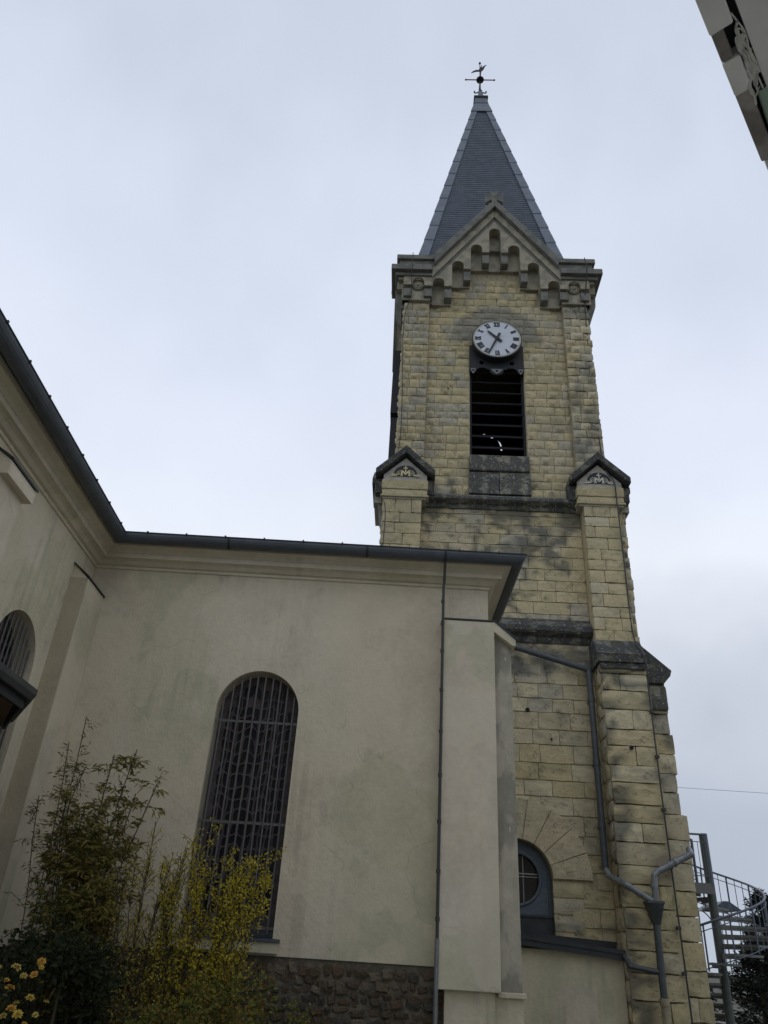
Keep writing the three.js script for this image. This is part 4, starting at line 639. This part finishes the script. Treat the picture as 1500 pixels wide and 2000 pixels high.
// ------------------------------------------------------------------ spiral stair right of the tower
{
  const S = thing('spiral_staircase', 'grey green metal spiral staircase with thin railings beside the tower foot', 'spiral staircase', [8.13, 0, -20]); offs.set(S, zero);
  const met = std({ map: tex(256, 0.8, (u, v) => mul3([0.1, 0.115, 0.105], 0.75 + 0.5 * fbm(u, v, 8, 8, 4, 931))), roughness: 0.55, metalness: 0.2 }), tr = std({ color: rgb(0.17, 0.17, 0.155), roughness: 0.7 }), rail = std({ color: rgb(0.13, 0.15, 0.19), roughness: 0.5, metalness: 0.2 });
  obj('post', move(new THREE.CylinderGeometry(0.1, 0.1, 4.5, 16), 0, 2.25, 0), met, S);
  const yT = (f) => 2.36 - (f / 90) * 0.61, P = (f, r, y) => [r * Math.cos(f * R), y, r * Math.sin(f * R)], RO = 1.16;
  for (let k = 0; k < 17; k++) { const f = -138 + k * 29, y = yT(f); if (y < 0.05) break;
    const pts = []; for (let i = 0; i <= 4; i++) { const a = (f - 2 + i * 8.2) * R; pts.push([RO * Math.cos(a), -RO * Math.sin(a)]); } pts.push([0.09 * Math.cos((f + 30) * R), -0.09 * Math.sin((f + 30) * R)], [0.09 * Math.cos((f - 2) * R), -0.09 * Math.sin((f - 2) * R)]);
    const g = poly(pts.reverse(), y - 0.05, y); g.rotateX(-Math.PI / 2); const t = obj('tread', g, tr, S);
    const rz = new THREE.BoxGeometry(RO - 0.1, 0.11, 0.02); rz.translate((RO + 0.1) / 2, y - 0.05, 0); rz.rotateY(-(f + 28) * R); obj('tread_lip', rz, tr, t);
    for (let i = 0; i < 3 && f < 250; i++) { const a = f + 3 + i * 9.7, b = P(a, RO - 0.01, yT(a) + 0.04), e = P(a, RO - 0.01, yT(a) + 0.93); obj('baluster', tube([b, e], i ? 0.009 : 0.02, 6), rail, S); } }
  const hel = (dy, a0, a1, r) => { const p = []; for (let a = a0; a <= a1; a += 12) p.push(P(a, RO, yT(a) + dy)); return curveTube(p, r, 90, 6); };
  obj('handrail', [hel(0.95, -138, 262, 0.026), hel(0.82, -138, 262, 0.01), hel(0.1, -138, 262, 0.012)], rail, S);
  obj('platform', [box(-2.6, -0.08, 3.27, 3.35, -0.5, 0.45), box(-2.6, -0.08, 3.12, 3.27, 0.4, 0.45), box(-2.6, -0.08, 3.12, 3.27, -0.5, -0.45)], tr, S);
  for (const z of [-0.48, 0.43]) { obj('platform_railing', [...tube([[-2.6, 4.42, z], [-0.12, 4.42, z]], 0.026, 6), ...tube([[-2.6, 3.5, z], [-0.12, 3.5, z]], 0.012, 6), ...tube([[-2.6, 4.25, z], [-0.12, 4.25, z]], 0.01, 6), ...tube([[-0.12, 3.3, z], [-0.12, 4.42, z]], 0.035, 6)], rail, S); for (let x = -2.5; x < -0.15; x += 0.12) obj('baluster', tube([[x, 3.5, z], [x, 4.25, z]], 0.008, 5), rail, S); }
}

// ------------------------------------------------------------------ plants
const leafMat = (r, g, b, t = 0.15) => new THREE.MeshPhysicalMaterial({ color: rgb(r, g, b), roughness: 0.8, side: THREE.DoubleSide, transmission: t, thickness: 0, specularIntensity: 0.3 });
function leaves(list) {                        // [x, y, z, length, width, direction, roll] each a folded blade of four triangles
  const pos = new Float32Array(list.length * 36), a = V(), s = V(), n = V(); let o = 0;
  for (const [x, y, z, L, w, d, roll] of list) {
    a.copy(d).normalize(); s.set(Math.cos(roll), Math.sin(roll) * 0.6, Math.sin(roll)).cross(a).normalize(); n.crossVectors(a, s);
    const p0 = [x, y, z], p1 = [x + a.x * L * 0.45 + s.x * w / 2 + n.x * w * 0.2, y + a.y * L * 0.45 + s.y * w / 2 + n.y * w * 0.2, z + a.z * L * 0.45 + s.z * w / 2 + n.z * w * 0.2], p2 = [x + a.x * L * 0.45 - s.x * w / 2 + n.x * w * 0.2, y + a.y * L * 0.45 - s.y * w / 2 + n.y * w * 0.2, z + a.z * L * 0.45 - s.z * w / 2 + n.z * w * 0.2], pm = [x + a.x * L * 0.5, y + a.y * L * 0.5, z + a.z * L * 0.5], p3 = [x + a.x * L, y + a.y * L - L * 0.12, z + a.z * L];
    for (const q of [p0, p1, pm, p0, pm, p2, p1, p3, pm, pm, p3, p2]) { pos[o++] = q[0]; pos[o++] = q[1]; pos[o++] = q[2]; }
  }
  const g = new THREE.BufferGeometry(); g.setAttribute('position', new THREE.BufferAttribute(pos, 3)); g.computeVertexNormals(); return g;
}
const dirR = (up) => V(rr(-1, 1), up + rr(-0.6, 0.6), rr(-1, 1)).normalize();
const stemMat = std({ color: rgb(0.06, 0.05, 0.025), roughness: 0.85 });
function caneShrub(name, label, cat, [x, y, z], canes, opt) {   // upright canes with side sprays
  const T = thing(name, label, cat, [x, 0, z]); offs.set(T, zero); const stems = [], lv = [[], []];
  for (const [dx, dz, h, lx, lz] of canes) {
    const pts = []; for (let i = 0; i <= 6; i++) { const t = i / 6; pts.push([dx + lx * t * t + rr(-0.02, 0.02), h * t, dz + lz * t * t + rr(-0.02, 0.02)]); }
    stems.push(curveTube(pts, opt.cane ?? 0.009, 14, 4)); const cur = new THREE.CatmullRomCurve3(pts.map((p) => V(...p)));
    for (let k = 0; k < opt.sprays; k++) {
      const t = Math.pow(rr(opt.from, 1), opt.pow ?? 0.8), c = cur.getPoint(Math.min(t, 1)), d = dirR(opt.up), L = rr(0.5, 1) * opt.spray * (1.15 - 0.6 * t), e = c.clone().addScaledVector(d, L); stems.push(curveTube([c.toArray(), c.clone().addScaledVector(d, L * 0.55).add(V(0, L * 0.06, 0)).toArray(), e.toArray()], 0.0035, 3, 3));
      for (let i = 0; i < opt.n; i++) { const u = rr(0.2, 1.05), q = c.clone().lerp(e, u).add(V(rr(-1, 1), rr(-1, 1), rr(-1, 1)).multiplyScalar(0.035)), ld = d.clone().multiplyScalar(0.7).add(dirR(opt.leafUp)); lv[rnd() < 0.6 ? 0 : 1].push([q.x, q.y, q.z, opt.leaf * rr(0.6, 1.2), opt.leafW * rr(0.7, 1.2), ld, rr(0, 6.3)]); }
    }
  }
  obj('stems', stems, opt.stem ?? stemMat, T); obj('foliage', leaves(lv[0]), opt.mats[0], T, false).userData.kind = 'stuff'; obj('young_foliage', leaves(lv[1]), opt.mats[1], T, false).userData.kind = 'stuff';
  return T;
}
const bamboo = []; for (let i = 0; i < 18; i++) { const t = rr(-0.3, 0.3); bamboo.push([t * 0.7, rr(-0.2, 0.2), rr(1.8, 3.1), t * 0.5 + rr(-0.12, 0.25), rr(-0.1, 0.2)]); }
bamboo.push([0.1, 0, 3.62, 0.25, 0], [0.05, 0.1, 3.5, 0.1, 0.1], [0.2, 0, 3.2, 0.55, 0.1]);
caneShrub('bamboo', 'tall dark green bamboo clump with narrow drooping leaves against the church wall corner', 'bamboo', [-3.5, 0, -9.9], bamboo, { cane: 0.007, sprays: 30, spray: 0.4, up: 0.35, n: 14, leaf: 0.115, leafW: 0.024, leafUp: -0.25, from: 0.25, mats: [leafMat(0.115, 0.11, 0.024), leafMat(0.21, 0.165, 0.042)] });
caneShrub('bamboo', 'sparse pale bamboo shoots with few leaves behind the dark bamboo clump', 'bamboo', [-4.0, 0, -10.1], [[0, 0, 4.05, 0.05, 0], [0.06, 0.05, 3.7, -0.15, 0], [-0.05, 0, 3.4, 0.2, 0], [0, 0.1, 3.0, -0.25, 0.1]], { cane: 0.006, sprays: 22, spray: 0.3, up: 0.4, n: 9, leaf: 0.085, leafW: 0.017, leafUp: -0.2, from: 0.4, mats: [leafMat(0.13, 0.105, 0.04), leafMat(0.1, 0.085, 0.03)] });
const yc = (n, w, h0, h1) => Array.from({ length: n }, () => { const t = rr(-1, 1); return [t * w * 0.45, rr(-0.25, 0.25), rr(h0, h1) * (1 - 0.18 * Math.abs(t)), t * w * 0.5 + rr(-0.1, 0.1), rr(-0.2, 0.2)]; });
const yOpt = { cane: 0.005, sprays: 30, spray: 0.34, up: 1.1, n: 14, leaf: 0.04, leafW: 0.02, leafUp: 0.3, from: 0.3, pow: 0.9 };
caneShrub('yellow_shrub', 'bright yellow green leaved shrub in front of the barred window', 'shrub', [-1.9, 0, -9.75], yc(24, 0.82, 2.05, 2.95), { ...yOpt, mats: [leafMat(0.38, 0.315, 0.028), leafMat(0.52, 0.41, 0.045)] });
caneShrub('yellow_shrub', 'thinner hazy yellow shrub with bare twig tips, between bamboo and window', 'shrub', [-2.65, 0, -9.9], yc(24, 0.75, 1.9, 2.75), { ...yOpt, n: 8, mats: [leafMat(0.32, 0.26, 0.05), leafMat(0.42, 0.33, 0.065)] });
function mound(name, label, cat, [x, y, z], [rx, ry, rz], n, L, W, mats, skirt) {
  const T = thing(name, label, cat, [x, 0, z]); offs.set(T, zero); const lv = mats.map(() => []), st = [];
  const lob = Array.from({ length: 14 }, () => [rr(-0.75, 0.75) * rx, rr(-0.4, 0.7) * ry, rr(-0.7, 0.7) * rz, rr(0.3, 0.55)]);
  for (let i = 0; i < 26; i++) { const l = pick(lob); st.push(curveTube([[rr(-0.2, 0.2) * rx, 0, rr(-0.2, 0.2) * rz], [l[0] * 0.6, y * 0.5, l[2] * 0.6], [l[0], y + l[1], l[2]]], 0.01, 6, 4)); }
  for (let i = 0; i < n; i++) { const l = pick(lob), d = dirR(0.1), r = Math.pow(rnd(), 0.45) * l[3], q = [l[0] + d.x * r * rx, Math.max(0.02, y + l[1] + d.y * r * ry), l[2] + d.z * r * rz]; lv[Math.floor(rnd() * mats.length)].push([q[0], q[1], q[2], L * rr(0.6, 1.3), W * rr(0.6, 1.3), d.clone().add(dirR(0.2)), rr(0, 6.3)]); }
  obj('stems', st, stemMat, T); lv.forEach((l, k) => { obj(k ? 'young_foliage' : 'foliage', leaves(l), mats[k], T, false).userData.kind = 'stuff'; }); return T;
}
mound('evergreen_bush', 'low dark evergreen bush at the foot of the bamboo', 'bush', [-2.95, 0.75, -8.6], [0.75, 0.85, 0.6], 5200, 0.075, 0.04, [leafMat(0.018, 0.026, 0.01), leafMat(0.028, 0.034, 0.012)]);
mound('bush', 'loose green and rust leaved bush before the rubble plinth, right of the dark bush', 'bush', [-1.75, 0.62, -8.4], [0.75, 0.75, 0.55], 4200, 0.06, 0.034, [leafMat(0.07, 0.085, 0.016), leafMat(0.15, 0.09, 0.02), leafMat(0.14, 0.14, 0.024)]);
mound('young_plant', 'small yellow green plant low against the rubble plinth, right of the bushes', 'plant', [-0.78, 0.55, -9.4], [0.3, 0.6, 0.25], 500, 0.05, 0.028, [leafMat(0.14, 0.14, 0.02), leafMat(0.1, 0.11, 0.02)]);
{ // rose bush with pale orange blooms, nearest the camera
  const T = mound('rose_bush', 'rose bush with pale orange blooms, bottom left corner nearest the viewer', 'rose bush', [-2.1, 0.75, -5.0], [0.42, 0.62, 0.3], 1500, 0.05, 0.032, [leafMat(0.03, 0.045, 0.012), leafMat(0.05, 0.06, 0.014)]);
  const pm = [[0.48, 0.27, 0.05], [0.52, 0.37, 0.07], [0.45, 0.35, 0.09]].map((c) => leafMat(...c, 0.2));
  const geos = [0, 1, 2].map((k) => { const L = []; for (let ring = 0; ring < 3; ring++) for (let i = 0; i < 5 + ring * 2; i++) { const a = i * 6.28 / (5 + ring * 2) + ring + k + rr(-0.2, 0.2), up = 1.5 - ring * 0.75 + rr(-0.25, 0.25); L.push([0, 0, 0, 0.03 + ring * 0.008 + rr(-0.004, 0.006), 0.03 + ring * 0.006, V(Math.cos(a), up, Math.sin(a)), a]); } return metreUV(leaves(L)); });
  const spots = [[0.31, 1.43], [0.28, 1.40], [0.19, 1.40], [0.11, 1.33], [0.12, 1.25], [0.20, 1.23], [0.29, 1.37], [0.27, 1.26], [0.38, 1.25], [0.21, 1.21], [0.26, 1.19], [0.15, 1.17], [0.31, 1.15], [0.10, 1.15], [0.22, 1.36], [0.17, 1.30], [0.06, 1.22], [0.34, 1.19], [0.08, 1.30], [0.07, 1.39]];
  spots.forEach(([x, y], i) => { const m = new THREE.Mesh(geos[i % 3], pm[i % 3]); m.name = numbered('bloom'); m.position.set(x, y, 0.15 + rr(-0.06, 0.1)); m.rotation.set(rr(0.1, 0.9), rr(0, 6), rr(-0.4, 0.4)); m.scale.setScalar(rr(0.35, 0.72)); m.castShadow = true; T.add(m); });
}
// evergreens, lamp, roof and wire beyond the stair
function evergreen(label, [x, z], h, w, n, mats) {
  const T = thing('evergreen_tree', label, 'tree', [x, 0, z]); offs.set(T, zero); obj('trunk', [move(new THREE.CylinderGeometry(0.05, 0.14, h * 0.95, 7), 0, h * 0.475, 0)], stemMat, T); const br = [], lv = [[], []];
  for (let k = 0; k < n; k++) { const t = rr(0.03, 1), y = h * t, R0 = w * Math.pow(1 - t, 0.75) * rr(0.6, 1.1) + 0.08, a = rr(0, 6.28), e = [Math.cos(a) * R0, y + rr(-0.05, 0.2) * R0, Math.sin(a) * R0]; br.push(curveTube([[0, y - 0.1, 0], [e[0] * 0.5, y + 0.04, e[2] * 0.5], e], 0.012, 3, 3));
    for (let i = 0; i < 34; i++) { const u = Math.pow(rnd(), 0.6), q = [e[0] * u + rr(-0.12, 0.12), lerp(y - 0.1, e[1], u) + rr(-0.1, 0.1), e[2] * u + rr(-0.12, 0.12)]; lv[i % 2].push([q[0], q[1], q[2], rr(0.1, 0.2), 0.05, V(e[0], rr(-0.2, 0.6), e[2]).add(dirR(0)), rr(0, 6.3)]); } }
  obj('branches', br, stemMat, T); obj('crown', [leaves(lv[0]), leaves(lv[1])], mats[0], T).userData.kind = 'stuff';
}
evergreen('dark evergreen tree behind the spiral staircase', [13.9, -30], 4.1, 1.5, 190, [leafMat(0.012, 0.018, 0.012, 0.05)]);
evergreen('lower dark evergreen in the bottom right corner, under the stair flight', [11.0, -24.5], 2.4, 1.5, 130, [leafMat(0.011, 0.016, 0.011, 0.05)]);
evergreen('small scraggly evergreen seen between tower foot and stair post', [9.9, -26.5], 1.7, 0.7, 40, [leafMat(0.014, 0.02, 0.016, 0.05)]);
{
  const L = thing('street_lamp', 'street lamp with a curved arm seen through the stair railing', 'street lamp', [28.2, 0, -70]); offs.set(L, zero); const g = std({ color: rgb(0.08, 0.09, 0.11), roughness: 0.6 });
  obj('pole', [move(new THREE.CylinderGeometry(0.05, 0.09, 4.2, 8), 0.1, 2.1, 0), curveTube([[0.1, 4.1, 0], [0.0, 4.9, 0], [-0.4, 5.5, 0], [-0.95, 5.85, 0]], 0.05, 24)], g, L); obj('lamp_head', move(new THREE.SphereGeometry(0.22, 10, 8).scale(1.6, 0.55, 0.8).rotateZ(-0.35), -1.15, 5.9, 0), g, L);
  const F = thing('garden_shelter', 'small distant roofed shelter on posts, seen behind the stair post', 'shelter', [24.7, 0, -60]); offs.set(F, zero);
  obj('roof', poly([[-1.05, 5.2], [1.05, 5.2], [0.2, 5.75], [-0.2, 5.75]], -1.6, 1.6), M.slate, F);
  for (const x of [-0.9, 0.9]) for (const z of [-1.4, 1.4]) obj('shelter_post', box(x - 0.04, x + 0.04, 0, 5.2, z - 0.04, z + 0.04), M.pipeGrey, F);
  tag(obj('overhead_wire', tube([[3, 6.66, -25], [9.35, 6.57, -25], [12.5, 6.56, -25], [30, 6.9, -25]], 0.006, 5), M.pipeGrey), 'thin overhead wire crossing the sky right of the tower', 'wire');
}
renderer.render(scene, camera);
